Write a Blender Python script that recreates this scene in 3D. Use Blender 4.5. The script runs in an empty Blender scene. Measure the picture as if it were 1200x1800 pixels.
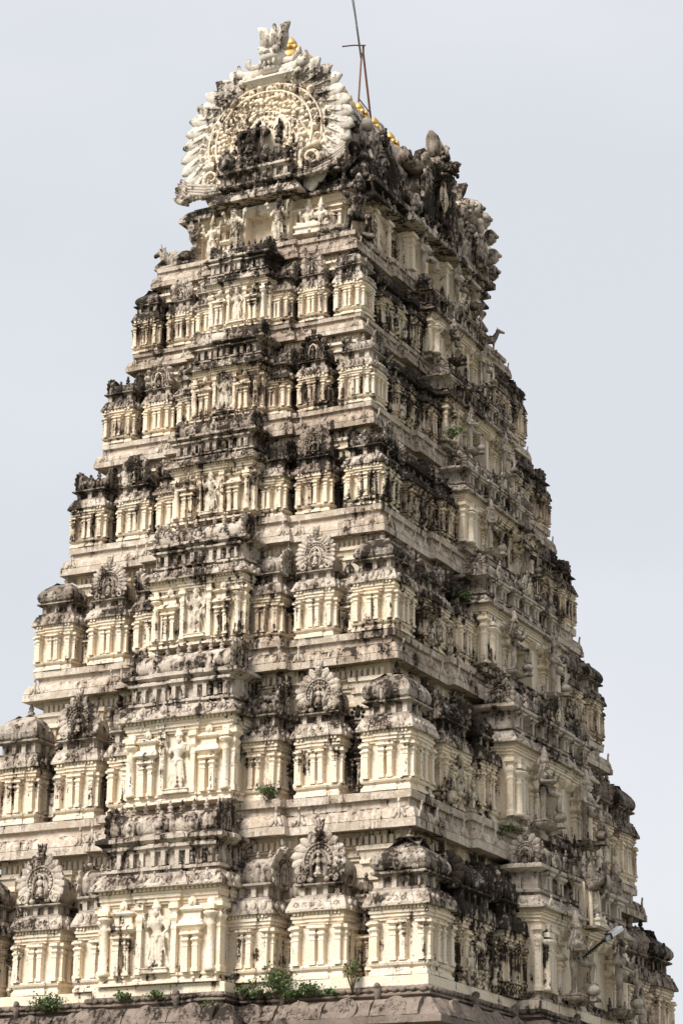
import bpy, math, random
from mathutils import Vector, Matrix, noise
random.seed(11)
C = bpy.context.scene.collection
PI = math.pi
R = math.radians
ZO = 2.6
WX = [6.12, 5.606, 4.942, 4.371, 3.84, 3.319, 2.936]
WY = [7.616, 7.142, 6.642, 6.163, 5.679, 5.222, 4.827]
ZC = [v + ZO for v in (5.643, 9.056, 12.924, 16.107, 18.951, 21.576, 23.947)]
ZL = [v + ZO for v in (5.86, 9.91, 13.68, 16.83, 19.58, 22.09, 24.51)]
INS = [.08, .25, .22, .2, .18, .15, .15]
PRJ = [.68, .52, .42, .37, .35, .33, .3]

# ------------------------------------------------------------------ materials
def new_mat(name):
    m = bpy.data.materials.new(name); m.use_nodes = True
    nt = m.node_tree; nt.nodes.clear()
    return m, nt
class NT:
    def __init__(s, nt): s.nt = nt
    def n(s, t, **k):
        nd = s.nt.nodes.new(t)
        for a, v in k.items(): setattr(nd, a, v)
        return nd
    def l(s, a, b): s.nt.links.new(a, b)
    def math(s, op, a, b=None, c=None):
        nd = s.n('ShaderNodeMath', operation=op)
        for i, q in enumerate((a, b, c)):
            if q is None: continue
            if hasattr(q, 'is_linked'): s.l(q, nd.inputs[i])
            else: nd.inputs[i].default_value = q
        return nd.outputs[0]
    def mix(s, f, a, b):
        nd = s.n('ShaderNodeMix', data_type='RGBA')
        for i, q in ((0, f), (6, a), (7, b)):
            if hasattr(q, 'is_linked'): s.l(q, nd.inputs[i])
            elif i == 0: nd.inputs[0].default_value = q
            else: nd.inputs[i].default_value = (*q, 1)
        return nd.outputs[2]
    def noise(s, vec, scale, detail=6, rough=.6, dist=0.):
        nd = s.n('ShaderNodeTexNoise'); s.l(vec, nd.inputs['Vector'])
        nd.inputs['Scale'].default_value = scale; nd.inputs['Detail'].default_value = detail
        nd.inputs['Roughness'].default_value = rough; nd.inputs['Distortion'].default_value = dist
        return nd.outputs['Fac']
    def smooth(s, v, lo, hi):
        nd = s.n('ShaderNodeMapRange', interpolation_type='SMOOTHSTEP')
        s.l(v, nd.inputs[0]); nd.inputs[1].default_value = lo; nd.inputs[2].default_value = hi
        return nd.outputs[0]

def stucco(name, base, base2, grime, gb=0., mb=0., streak=.5, bump=.02, up=.18, lime=(.85, .79, .70)):
    """lime plaster: patchy paint, brown grime and black mould, both as patches and rain streaks.
    Object colour: R adds mould, on recess niches painted shade too, G adds grime."""
    m, nt = new_mat(name); g = NT(nt)
    pos = g.n('ShaderNodeNewGeometry')
    oi = g.n('ShaderNodeObjectInfo')
    sep = g.n('ShaderNodeSeparateColor'); g.l(oi.outputs['Color'], sep.inputs[0])
    sn = g.n('ShaderNodeSeparateXYZ'); g.l(pos.outputs['Normal'], sn.inputs[0])
    P = pos.outputs['Position']
    mp = g.n('ShaderNodeMapping'); g.l(P, mp.inputs[0]); mp.inputs['Scale'].default_value = (8, 8, .6)
    big = g.noise(P, .42, 3, .55)
    mid = g.noise(P, 1.9, 6, .62, .3)
    fine = g.noise(P, 7.5, 6, .7)
    tiny = g.noise(P, 24., 4, .7)
    stk = g.noise(mp.outputs[0], 1., 5, .62)
    upn = g.math('MAXIMUM', sn.outputs[2], 0.)
    def total(terms, extra, bias):
        acc = None; off = 0.
        for v, k in terms:
            acc = g.math('MULTIPLY', v, k) if acc is None else g.math('MULTIPLY_ADD', v, k, acc); off += .5 * k
        acc = g.math('MULTIPLY_ADD', upn, up, acc); acc = g.math('ADD', acc, extra)
        return g.math('ADD', acc, bias - off)
    gf = g.smooth(total(((big, 1.), (mid, 1.3), (stk, .9), (tiny, .4)), sep.outputs[1], gb), -.08, .16)
    mf = g.smooth(total(((big, 1.), (mid, 1.35), (fine, 1.1), (tiny, .55), (stk, streak * 1.8)), sep.outputs[0], mb), -.03, .11)
    c = g.mix(g.smooth(mid, .38, .62), base, base2)
    c = g.mix(g.math('MULTIPLY', g.smooth(fine, .54, .66), .5), c, lime)
    c = g.mix(g.math('MULTIPLY', gf, .8), c, grime)
    c = g.mix(g.math('MULTIPLY', g.smooth(tiny, .52, .68), .4), c, tuple(x * .5 for x in grime))
    c = g.mix(g.math('MULTIPLY', mf, .95), c, (.022, .0165, .012))
    bs = g.n('ShaderNodeBsdfPrincipled'); g.l(c, bs.inputs['Base Color'])
    bs.inputs['Roughness'].default_value = .9
    bs.inputs['Specular IOR Level'].default_value = .2
    bp = g.n('ShaderNodeBump'); bp.inputs['Distance'].default_value = bump; bp.inputs['Strength'].default_value = .9
    hgt = g.math('MULTIPLY_ADD', mid, 1.2, fine); hgt = g.math('MULTIPLY_ADD', tiny, .4, hgt)
    g.l(hgt, bp.inputs['Height']); g.l(bp.outputs[0], bs.inputs['Normal'])
    o = g.n('ShaderNodeOutputMaterial'); g.l(bs.outputs[0], o.inputs[0])
    return m

def plain(name, col, rough=.6, metal=0., var=.25, scale=6.):
    m, nt = new_mat(name); g = NT(nt)
    pos = g.n('ShaderNodeNewGeometry')
    f = g.noise(pos.outputs['Position'], scale, 6, .65)
    c = g.mix(g.smooth(f, .35, .7), col, tuple(x * (1 - var) for x in col))
    bs = g.n('ShaderNodeBsdfPrincipled'); g.l(c, bs.inputs['Base Color'])
    bs.inputs['Roughness'].default_value = rough; bs.inputs['Metallic'].default_value = metal
    bp = g.n('ShaderNodeBump'); bp.inputs['Distance'].default_value = .006; g.l(f, bp.inputs['Height']); g.l(bp.outputs[0], bs.inputs['Normal'])
    o = g.n('ShaderNodeOutputMaterial'); g.l(bs.outputs[0], o.inputs[0])
    return m

CREAM, CREAM2 = (.80, .67, .50), (.80, .715, .59)
WALL, TRIM, ROOF, BAND, STONE, FIG, GOLD, RUST, STEEL, LEAF, STEM, WHITE, BLACKM, FIG2, PALE = range(15)
MATS = [
    stucco('cream_lime_plaster', CREAM, CREAM2, (.38, .27, .185), gb=-.14, mb=-.29, streak=1.0, up=.2),
    stucco('weathered_trim_plaster', (.56, .485, .405), (.45, .385, .325), (.21, .158, .12), gb=.02, mb=-.13, streak=.7, up=.2, bump=.03, lime=(.78, .74, .68)),
    stucco('mouldy_roof_plaster', (.41, .355, .30), (.32, .27, .225), (.155, .12, .094), gb=.06, mb=-.08, streak=.5, up=.05, bump=.03, lime=(.58, .54, .48)),
    stucco('brown_cornice_plaster', (.48, .395, .31), (.69, .62, .53), (.25, .18, .13), gb=-.03, mb=-.26, streak=.8, up=.22, lime=(.80, .77, .72)),
    stucco('brown_granite', (.245, .195, .16), (.19, .152, .125), (.12, .093, .075), gb=-.1, mb=-.22, streak=.5, up=.2, bump=.03, lime=(.34, .29, .245)),
    stucco('statue_plaster', (.74, .66, .53), (.64, .57, .47), (.33, .26, .19), gb=-.08, mb=-.27, streak=.5, up=.2, bump=.015),
    plain('gilded_copper', (.66, .44, .15), .5, .75, .3, 5.),
    plain('rusty_iron', (.19, .075, .045), .8, .2, .5, 20.),
    plain('galvanised_steel', (.42, .42, .42), .45, .6, .2, 10.),
    plain('leaf_green', (.075, .135, .03), .6, 0., .5, 9.),
    plain('plant_stem', (.14, .11, .06), .8, 0., .3, 9.),
    plain('white_enamel', (.8, .8, .79), .4, 0., .06, 5.),
    plain('black_rubber', (.02, .02, .02), .5, 0., .2, 8.),
    stucco('grey_statue_plaster', (.45, .39, .325), (.33, .28, .23), (.17, .13, .1), gb=-.02, mb=-.18, streak=.5, up=.12, bump=.015, lime=(.58, .53, .46)),
    stucco('grey_white_plaster', (.66, .60, .52), (.56, .51, .44), (.30, .245, .19), gb=-.04, mb=-.2, streak=.5, up=.1, bump=.015),
]

# ------------------------------------------------------------------ mesh builder
def rect(w, d, sub=1, x0=None, y0=None):
    """counter-clockwise rectangle, front edge on y = y0 (0), w wide about x = 0"""
    x0 = -w / 2 if x0 is None else x0; y0 = 0. if y0 is None else y0
    cs = [(x0, y0), (x0 + w, y0), (x0 + w, y0 + d), (x0, y0 + d)]
    out = []
    for i in range(4):
        a, b = cs[i], cs[(i + 1) % 4]
        for k in range(sub): out.append((a[0] + (b[0] - a[0]) * k / sub, a[1] + (b[1] - a[1]) * k / sub))
    return out
def jogrect(w, d, bw, bp):
    """rectangle with a shallow central projection on its front, right and left"""
    x = w / 2; b = bw / 2
    c = d / 2; e = min(bw, d * .5) / 2
    return [(-x, 0), (-b, 0), (-b, -bp), (b, -bp), (b, 0), (x, 0), (x, c - e), (x + bp, c - e), (x + bp, c + e), (x, c + e), (x, d), (-x, d),
            (-x, c + e), (-x - bp, c + e), (-x - bp, c - e), (-x, c - e)]
def offs(plan, o):
    n = len(plan); out = []
    for i in range(n):
        p, q, r = Vector(plan[i - 1]), Vector(plan[i]), Vector(plan[(i + 1) % n])
        e1 = (q - p).normalized(); e2 = (r - q).normalized()
        n1 = Vector((e1.y, -e1.x)); n2 = Vector((e2.y, -e2.x))
        t = n1 + n2; t = t / max(.3, 1 + n1.dot(n2))
        out.append((q.x + t.x * o, q.y + t.y * o))
    return out

class MB:
    def __init__(s): s.v = []; s.f = []; s.m = []; s.s = []; s.X = None
    def add(s, vs, fs, mat=WALL, smooth=False):
        b = len(s.v)
        if s.X is None: s.v.extend(vs)
        else:
            X = s.X; s.v.extend([tuple(X @ Vector(v)) for v in vs])
        s.f.extend([tuple(b + i for i in f) for f in fs]); s.m.extend([mat] * len(fs)); s.s.extend([smooth] * len(fs))
    def box(s, x0, x1, y0, y1, z0, z1, mat=WALL):
        s.add([(x0, y0, z0), (x1, y0, z0), (x1, y1, z0), (x0, y1, z0), (x0, y0, z1), (x1, y0, z1), (x1, y1, z1), (x0, y1, z1)],
              [(0, 3, 2, 1), (4, 5, 6, 7), (0, 1, 5, 4), (1, 2, 6, 5), (2, 3, 7, 6), (3, 0, 4, 7)], mat)
    def rings(s, rs, mat=WALL, smooth=False, cap=True):
        n = len(rs[0]); vs = [v for r in rs for v in r]; fs = []
        for k in range(len(rs) - 1):
            for i in range(n):
                j = (i + 1) % n
                fs.append((k * n + i, k * n + j, (k + 1) * n + j, (k + 1) * n + i))
        if cap: fs.append(tuple(range(n - 1, -1, -1))); fs.append(tuple(range((len(rs) - 1) * n, len(rs) * n)))
        s.add(vs, fs, mat, smooth)
    def prof(s, plan, levels, mat=WALL, smooth=False):
        s.rings([[(x, y, z) for x, y in offs(plan, o)] for o, z in levels], mat, smooth)
    def lathe(s, c, levels, n=10, mat=WALL, smooth=True):
        s.rings([[(c[0] + r * math.cos(2 * PI * i / n), c[1] + r * math.sin(2 * PI * i / n), z) for i in range(n)] for r, z in levels], mat, smooth)
    def blob(s, c, r, mat=WALL, nu=7, nv=5, rot=None):
        if not hasattr(r, '__len__'): r = (r, r, r)
        vs = [(0, 0, -1)]; 
        for j in range(1, nv):
            t = -PI / 2 + PI * j / nv
            for i in range(nu):
                u = 2 * PI * i / nu + j * .3
                vs.append((math.cos(t) * math.cos(u), math.cos(t) * math.sin(u), math.sin(t)))
        vs.append((0, 0, 1)); fs = []
        for i in range(nu): fs.append((0, 1 + (i + 1) % nu, 1 + i))
        for j in range(nv - 2):
            for i in range(nu):
                a = 1 + j * nu; k = (i + 1) % nu
                fs.append((a + i, a + k, a + nu + k, a + nu + i))
        a = 1 + (nv - 2) * nu; L = len(vs) - 1
        for i in range(nu): fs.append((a + i, a + (i + 1) % nu, L))
        M = Matrix.Diagonal((r[0], r[1], r[2])).to_4x4()
        if rot is not None: M = rot.to_4x4() @ M
        M = Matrix.Translation(c) @ M
        s.add([tuple(M @ Vector(v)) for v in vs], fs, mat, True)
    def tube(s, pts, r, n=6, mat=WALL, smooth=True, closed=False):
        pts = [Vector(p) for p in pts]; rr = r if hasattr(r, '__len__') else [r] * len(pts); rs = []
        for i, p in enumerate(pts):
            a = pts[max(0, i - 1)]; b = pts[min(len(pts) - 1, i + 1)]
            t = (b - a).normalized(); u = t.cross(Vector((.13, .31, .94))); u.normalize(); w = t.cross(u)
            rs.append([tuple(p + (u * math.cos(2 * PI * k / n) + w * math.sin(2 * PI * k / n)) * rr[i]) for k in range(n)])
        s.rings(rs, mat, smooth)
    def cap(s, p, q, r1, r2, n=9, mat=WALL):
        p, q = Vector(p), Vector(q); t = (q - p)
        if t.length < 1e-5: return s.blob(p, r1, mat)
        d = t.normalized()
        pts = [p - d * r1 * .95, p - d * r1 * .6, p, p.lerp(q, .5), q, q + d * r2 * .6, q + d * r2 * .95]
        s.tube(pts, [r1 * .25, r1 * .78, r1, (r1 + r2) / 2, r2, r2 * .78, r2 * .25], n, mat)
    def ext(s, pts, y0, y1, mat=WALL, smooth=False):
        """outline in x, z pushed from y0 (front) to y1"""
        n = len(pts)
        vs = [(x, y0, z) for x, z in pts] + [(x, y1, z) for x, z in pts]
        fs = [tuple(range(n)), tuple(range(2 * n - 1, n - 1, -1))]
        for i in range(n):
            j = (i + 1) % n; fs.append((i, n + i, n + j, j))
        s.add(vs, fs, mat, smooth)
    def mesh(s, name, rough=.012, freq=2.6, seed=0.):
        me = bpy.data.meshes.new(name)
        if rough:
            sd = Vector((seed, seed * .7, 3.1)); nv = noise.noise_vector; v2 = []
            for v in s.v:
                p = Vector(v); d = nv(p * freq + sd) * rough + nv(p * freq * 5 + sd) * rough * .55
                v2.append((p.x + d.x, p.y + d.y, p.z + d.z))
        else: v2 = s.v
        used = sorted(set(s.m)); idx = {k: i for i, k in enumerate(used)}
        me.from_pydata([tuple(v) for v in v2], [], s.f)
        for k in used: me.materials.append(MATS[k])
        me.polygons.foreach_set('material_index', [idx[k] for k in s.m])
        me.polygons.foreach_set('use_smooth', s.s)
        me.update()
        return me

def link(name, me, parent=None, M=None, col=None):
    o = bpy.data.objects.new(name, me); C.objects.link(o)
    if parent is not None: o.parent = parent
    if M is not None: o.matrix_local = M
    o.color = (*(col or (0, 0, 0)), 1)
    return o
def tag(o, label, cat, group=None, kind=None):
    o['label'] = label; o['category'] = cat
    if group: o['group'] = group
    if kind: o['kind'] = kind
def place(x, y, z, rz=0., s=1.):
    return Matrix.Translation((x, y, z)) @ Matrix.Rotation(rz, 4, 'Z') @ Matrix.Scale(s, 4)

# ------------------------------------------------------------------ ornaments
def pilaster(mb, x, y, w, z0, z1, d=.06, mat=WALL, cap=True, rnd=False):
    """engaged pilaster on a wall whose face is y (outward is -y)"""
    h = z1 - z0; d = d * 1.6; P = rect(w, d + w * .5, 1, x - w / 2, y - d)
    if not cap:
        mb.box(x - w / 2, x + w / 2, y - d, y + .05, z0, z1, mat); return
    L = [(w * .14, z0), (w * .14, z0 + h * .07), (.0, z0 + h * .10), (0, z0 + h * .60), (w * .07, z0 + h * .615), (w * .07, z0 + h * .64),
         (-w * .06, z0 + h * .67), (-w * .02, z0 + h * .71), (w * .2, z0 + h * .76), (w * .2, z0 + h * .79), (-w * .05, z0 + h * .84), (w * .05, z0 + h * .87),
         (w * .42, z0 + h * .90), (w * .42, z0 + h * .95), (w * .2, z0 + h * .97), (w * .34, z1)]
    mb.prof(P, L, mat)
def dentils(mb, x0, x1, y, z0, z1, p, d=.08, mat=WALL):
    n = max(1, int(round((x1 - x0) / p))); st = (x1 - x0) / n
    for i in range(n):
        c = x0 + st * (i + .5)
        mb.box(c - st * .29, c + st * .29, y - d, y + .02, z0, z1, mat)
def leaf(mb, p, d, nrm, L, W, T, mat=TRIM, curl=.25, n=6):
    """fleshy pointed leaf from p along d, broad across, its face towards nrm"""
    p, d, nrm = Vector(p), Vector(d).normalized(), Vector(nrm).normalized(); a = d.cross(nrm).normalized(); rs = []
    for i in range(7):
        t = i / 6; w = W * (.5 + .5 * min(1, t * 2.2)) * (1 if t < .6 else max(.12, 1 - ((t - .6) / .41) ** 2.2)); th = T * (1 - .6 * t)
        c = p + d * (L * t) + nrm * (L * curl * t * t - L * curl * .35 * t)
        ring = []
        for k in range(8):
            u = 2 * PI * k / 8; e = math.sin(u); bulge = nrm * (th * (e if e < 0 else e * (1 - .55 * abs(math.cos(u)) * 0)))
            ring.append(tuple(c + a * (w * math.cos(u)) + bulge))
        rs.append(ring)
    mb.rings(rs, mat, True)
def tulip(mb, x, y, z, s, mat=BAND):
    """low flame ornament on a cornice, outward -y"""
    mb.blob((x, y, z + .30 * s), (.07 * s, .05 * s, .30 * s), mat, 6, 5)
    mb.blob((x, y - .02 * s, z + .56 * s), (.05 * s, .05 * s, .1 * s), mat, 6, 4)
    for q in (-1, 1):
        mb.blob((x + q * .13 * s, y + .01 * s, z + .17 * s), (.085 * s, .045 * s, .17 * s), mat, 6, 5, Matrix.Rotation(-q * .35, 3, 'Y'))
        mb.blob((x + q * .2 * s, y + .01 * s, z + .07 * s), (.07 * s, .05 * s, .07 * s), mat, 6, 4)
def kudu(mb, x, y, z, s, mat=TRIM, k=0):
    """small arched medallion, outward -y, bottom centre at x, y, z"""
    if k % 3 == 0:
        mb.blob((x, y, z + s * .5), (s * .42, s * .16, s * .5), mat, 8, 6)
        mb.blob((x, y - s * .12, z + s * .45), (s * .2, s * .14, s * .25), mat, 6, 5)
        mb.blob((x, y, z + s * 1.02), (s * .12, s * .12, s * .18), mat, 6, 4)
    elif k % 3 == 1:
        mb.blob((x, y, z + s * .4), (s * .2, s * .18, s * .45), mat, 6, 5)
        for q in (-1, 1): mb.blob((x + q * s * .28, y, z + s * .28), (s * .16, s * .13, s * .3), mat, 6, 5)
        mb.blob((x, y, z + s * .92), (s * .12, s * .12, s * .14), mat, 6, 4)
    else:
        n = 7
        for i in range(n):
            a = -.5 + (PI + 1.) * i / (n - 1)
            mb.blob((x + math.cos(a) * s * .36, y, z + s * .42 + math.sin(a) * s * .4), (s * .13, s * .13, s * .13), mat, 5, 4)
        mb.blob((x, y - s * .02, z + s * .42), (s * .22, s * .13, s * .3), mat, 6, 5)
def figurine(mb, x, y, z, h, mat=FIG):
    """tiny relief figure among ornament"""
    mb.blob((x, y, z + h * .25), (h * .14, h * .12, h * .26), mat, 6, 5)
    mb.blob((x, y - h * .02, z + h * .58), (h * .15, h * .1, h * .17), mat, 6, 5)
    mb.blob((x, y - h * .03, z + h * .82), (h * .075, h * .08, h * .1), mat, 6, 5)
    mb.blob((x, y - h * .03, z + h * .95), (h * .06, h * .06, h * .1), mat, 6, 4)
    for q in (-1, 1):
        mb.cap((x + q * h * .15, y, z + h * .66), (x + q * h * .24, y - h * .04, z + h * .45), h * .05, h * .04, 5, mat)
        mb.blob((x + q * h * .1, y - h * .05, z + h * .06), (h * .1, h * .09, h * .07), mat, 6, 4)
def kalasha(mb, x, y, z, h, mat=ROOF, n=8):
    mb.lathe((x, y), [(h * .24, z), (h * .24, z + h * .08), (h * .12, z + h * .14), (h * .2, z + h * .26), (h * .26, z + h * .36), (h * .2, z + h * .48), (h * .09, z + h * .54),
                      (h * .16, z + h * .6), (h * .17, z + h * .7), (h * .1, z + h * .84), (h * .02, z + h)], n, mat)
def lion(mb, x, y, z, h, mat=TRIM):
    """grimacing lion mask with upright horns, facing -y"""
    mb.blob((x, y, z + h * .3), (h * .26, h * .2, h * .27), mat, 9, 7)
    mb.blob((x, y - h * .18, z + h * .24), (h * .16, h * .14, h * .11), mat, 8, 5)
    mb.blob((x, y - h * .27, z + h * .32), (h * .07, h * .08, h * .06), mat, 6, 5)
    mb.blob((x, y - h * .1, z + h * .06), (h * .2, h * .13, h * .08), mat, 8, 5)
    for i in range(4): mb.blob((x + (i - 1.5) * h * .085, y - h * .24, z + h * .14), (h * .03, h * .03, h * .06), mat, 5, 4)
    for q in (-1, 1):
        mb.blob((x + q * h * .13, y - h * .17, z + h * .41), h * .075, mat, 7, 5)
        mb.cap((x + q * h * .12, y - h * .12, z + h * .5), (x + q * h * .2, y - h * .16, z + h * .49), h * .035, h * .03, 5, mat)
        mb.tube([(x + q * h * .12, y, z + h * .48), (x + q * h * .17, y, z + h * .72), (x + q * h * .2, y, z + h * .9), (x + q * h * .31, y - h * .02, z + h * .97)],
                [h * .1, h * .11, h * .09, h * .03], 7, mat)
        mb.tube([(x + q * h * .2, y, z + h * .22), (x + q * h * .38, y, z + h * .2), (x + q * h * .5, y - h * .02, z + h * .3), (x + q * h * .47, y - h * .02, z + h * .4)],
                [h * .09, h * .08, h * .06, h * .03], 6, mat)
    mb.tube([(x, y - h * .02, z + h * .5), (x, y, z + h * .75), (x, y, z + h * 1.0)], [h * .09, h * .1, h * .03], 7, mat)
def horseshoe(mb, x, y, z, r, t, mat=TRIM, lobes=17, inner=WALL, seed=0, style=0, crest=True):
    """leafy horseshoe gable, facing -y, its bottom edge centre at x, y, z; r = outer radius"""
    rd = random.Random(seed)
    cz = z + r * .72
    a0, a1 = R(-46), R(226)
    N = 28
    o = [(x + r * .72 * math.cos(a0 + (a1 - a0) * i / N), cz + r * .72 * math.sin(a0 + (a1 - a0) * i / N)) for i in range(N + 1)]
    mb.ext(o[::-1], y + t * .2, y + t, mat)
    if style in (0, 3): lobes = int(lobes * .9)
    for i in range(lobes):
        f = (i + .5) / lobes; a = a0 + .12 + (a1 - a0 - .24) * f
        if crest and abs(a - PI / 2) < .26: continue
        q = 1 if a < PI / 2 else -1
        k = rd.uniform(.88, 1.1)
        if style == 3:
            lr = r * .19 * k; mb.blob((x + r * .84 * math.cos(a), y + t * .25, cz + r * .84 * math.sin(a)), (lr, t * .7, lr), mat, 8, 6)
            mb.blob((x + r * .84 * math.cos(a), y - t * .3, cz + r * .84 * math.sin(a)), (lr * .4, t * .3, lr * .4), mat, 6, 4); continue
        ta = a - q * (.5 if style < 2 else .1) * min(1, abs(a - PI / 2) * 1.2)
        leaf(mb, (x + r * .58 * math.cos(a), y + t * .18, cz + r * .58 * math.sin(a)), (math.cos(ta), 0, math.sin(ta)), (0, -1, 0), r * .44 * k, r * PI * 1.3 / lobes * .62, t * .32, mat, .12)
    for rr, w, k in ((.56, .05, 0), (.44, .05, 1)):
        if k:
            n = int(4.6 * rr / (w * 2.3))
            for i in range(n):
                a = a0 + (a1 - a0) * (i + .5) / n
                mb.blob((x + r * rr * math.cos(a), y + t * .08, cz + r * rr * math.sin(a)), r * w * rd.uniform(.9, 1.3), mat, 5, 4)
        else: mb.tube([(x + r * rr * math.cos(a0 + (a1 - a0) * i / 20), y + t * .08, cz + r * rr * math.sin(a0 + (a1 - a0) * i / 20)) for i in range(21)], r * w, 5, mat)
    # small arched niche with a figure
    mb.tube([(x - r * .26, y + t * .02, z + r * .2), (x - r * .28, y - t * .05, z + r * .62), (x - r * .17, y - t * .1, z + r * .92), (x, y - t * .12, z + r * 1.02), (x + r * .17, y - t * .1, z + r * .92), (x + r * .28, y - t * .05, z + r * .62), (x + r * .26, y + t * .02, z + r * .2)], r * .06, 6, inner)
    for q in (-1, 1):
        for i in range(3): mb.blob((x + q * r * rd.uniform(.3, .5), y + t * .1, z + r * rd.uniform(.2, .7)), (r * .08, t * .25, r * .1), mat, 6, 4)
    for q in (-1, 1):   # scrolls at the feet
        sx, sz = x + q * r * .62, z + r * .17
        pts = []
        for i in range(13):
            b = i / 12 * 2 * PI * 1.25; sr = r * (.2 - .012 * i)
            pts.append((sx + q * sr * math.cos(b), y + t * .1 - i * .004 * r, sz + sr * math.sin(b)))
        mb.tube(pts, r * .055, 5, mat)
        mb.blob((x + q * r * .3, y + t * .05, z + r * .1), (r * .13, t * .3, r * .1), mat, 6, 5)
    figurine(mb, x, y - t * .02, z + r * .22, r * .82, inner if style == 0 else mat)
    if crest: lion(mb, x, y + t * .1, cz + r * .72, r * .62, mat)

# ------------------------------------------------------------------ the miniature shrines
def wall_block(mb, w, d, H, np, sides=True, zt=.353, jog=.03, pw=None, seed=0, corner=True):
    """moulded base, wall with pilasters and entablature; front on y = 0. Heights are shares of the storey height H."""
    P = rect(w, d); J = jogrect(w, d, w * .42, jog)
    b = H
    mb.prof(J, [(.05, 0), (.05, .018 * b), (.02, .024 * b), (.0, .042 * b), (.05, .05 * b), (.065, .062 * b), (.03, .072 * b)])
    mb.prof(P, [(-.05, .07 * b), (-.05, (zt - .06) * b)])
    z0, z1 = .072 * b, (zt - .07) * b
    pw = pw or w * .105
    xs = [-w / 2 + pw * .62, w / 2 - pw * .62]
    if np >= 4: xs += [-w * .088, w * .088]
    if np >= 6: xs += [-w * .3, w * .3]
    for x in xs: pilaster(mb, x, 0, pw, z0, z1, .055)
    if sides:
        for q in (-1, 1):
            sv = mb.X; base = sv if sv is not None else Matrix.Identity(4)
            mb.X = base @ Matrix.Translation((q * w / 2, d / 2, 0)) @ Matrix.Rotation(q * PI / 2, 4, 'Z')
            ys = [-d / 2 + pw * .62]
            if d > .7: ys += [d / 2 - pw * .62, -d * .115, d * .115]
            elif d > .4: ys += [d * .3]
            for yy in ys: pilaster(mb, yy * (1 if q > 0 else -1) * 1., 0, pw, z0, z1, .055)
            mb.X = sv
    e = zt - .07
    mb.prof(J, [(.0, e * b), (.0, (e + .014) * b), (.035, (e + .016) * b), (.035, (e + .032) * b), (.065, (e + .035) * b), (.065, (e + .05) * b), (.04, (e + .052) * b), (.05, (zt + .01) * b)])
    dentils(mb, -w / 2, w / 2, -.05, (e + .052) * b, (zt) * b, max(.09, .022 * b), .05)
def eave(mb, w, d, H, z0, z1, out, kn, seed=0, jog=.03, mat=TRIM, ks=1., style=0):
    """curved kapota eave with a row of little arched ornaments"""
    J = jogrect(w, d, w * .42, jog); b = H; h = (z1 - z0) * b
    mb.prof(J, [(.03, z0 * b), (out * .9, z0 * b - .01), (out, z0 * b), (out, z0 * b + h * .16), (out * .86, z0 * b + h * .32), (out * .62, z0 * b + h * .62), (out * .42, z0 * b + h * .84),
                (out * .36, z0 * b + h * .86), (out * .36, z0 * b + h), (.02, z0 * b + h * 1.01)], mat)
    rd = random.Random(seed)
    n = kn
    for i in range(n):
        x = -w / 2 + w * (i + .5) / n
        yy = -out * .8 - (jog if abs(x) < w * .21 else 0)
        if style == 0:
            s = min(h * .85, w / n * .9) * ks
            kudu(mb, x, yy, z0 * b + h * .18, s, mat, rd.randint(0, 2))
        else:
            s = min(h * 1.0, w / n * 1.5) * ks
            mb.blob((x, yy + .01, z0 * b + h * .5), (w / n * .36, .05, s * .5), mat, 6, 5)
    m = max(2, int(round(n * d / w)))
    for q in (-1, 1):
        for i in range(m):
            yv = d * (i + .5) / m; s = min(h * .8, d / m * .9)
            mb.blob((q * (w / 2 + out * .75 + (jog if abs(yv - d / 2) < w * .21 else 0)), yv, z0 * b + h * .5), (.06, s * .4, s * .5), mat, 6, 5)
    # broken drips along the lip
    for i in range(int(w / .13)):
        x = rd.uniform(-w / 2 - out * .8, w / 2 + out * .8)
        mb.blob((x, -out - (jog if abs(x) < w * .21 else 0) + .01, z0 * b + h * rd.uniform(.02, .2)), (rd.uniform(.03, .07), .025, rd.uniform(.02, .045)), mat, 5, 4)
def neck(mb, w, d, H, z0, z1, inset=.1, mat=ROOF):
    b = H; h = (z1 - z0) * b; P = rect(w, d)
    mb.prof(P, [(.02, z0 * b), (.02, z0 * b + h * .16), (-inset * .6, z0 * b + h * .2), (-inset, z0 * b + h * .24), (-inset, z0 * b + h * .68), (-inset * .5, z0 * b + h * .72), (.02, z0 * b + h * .80), (.06, z0 * b + h * .84),
                (.06, z0 * b + h * .94), (.0, z0 * b + h)], mat)
    k = max(2, int(round(w / .42)))
    for i in range(k + 1):
        x = -w / 2 + inset + (w - 2 * inset) * i / k
        mb.box(x - .055, x + .055, inset - .075, inset + .02, z0 * b + h * .2, z0 * b + h * .76, TRIM)
    for q in (-1, 1):
        for yy in (inset + .06, d * .5):
            xx = q * (w / 2 - inset + .03)
            mb.box(xx - .05, xx + .05, yy - .055, yy + .055, z0 * b + h * .2, z0 * b + h * .76, TRIM)
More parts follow.
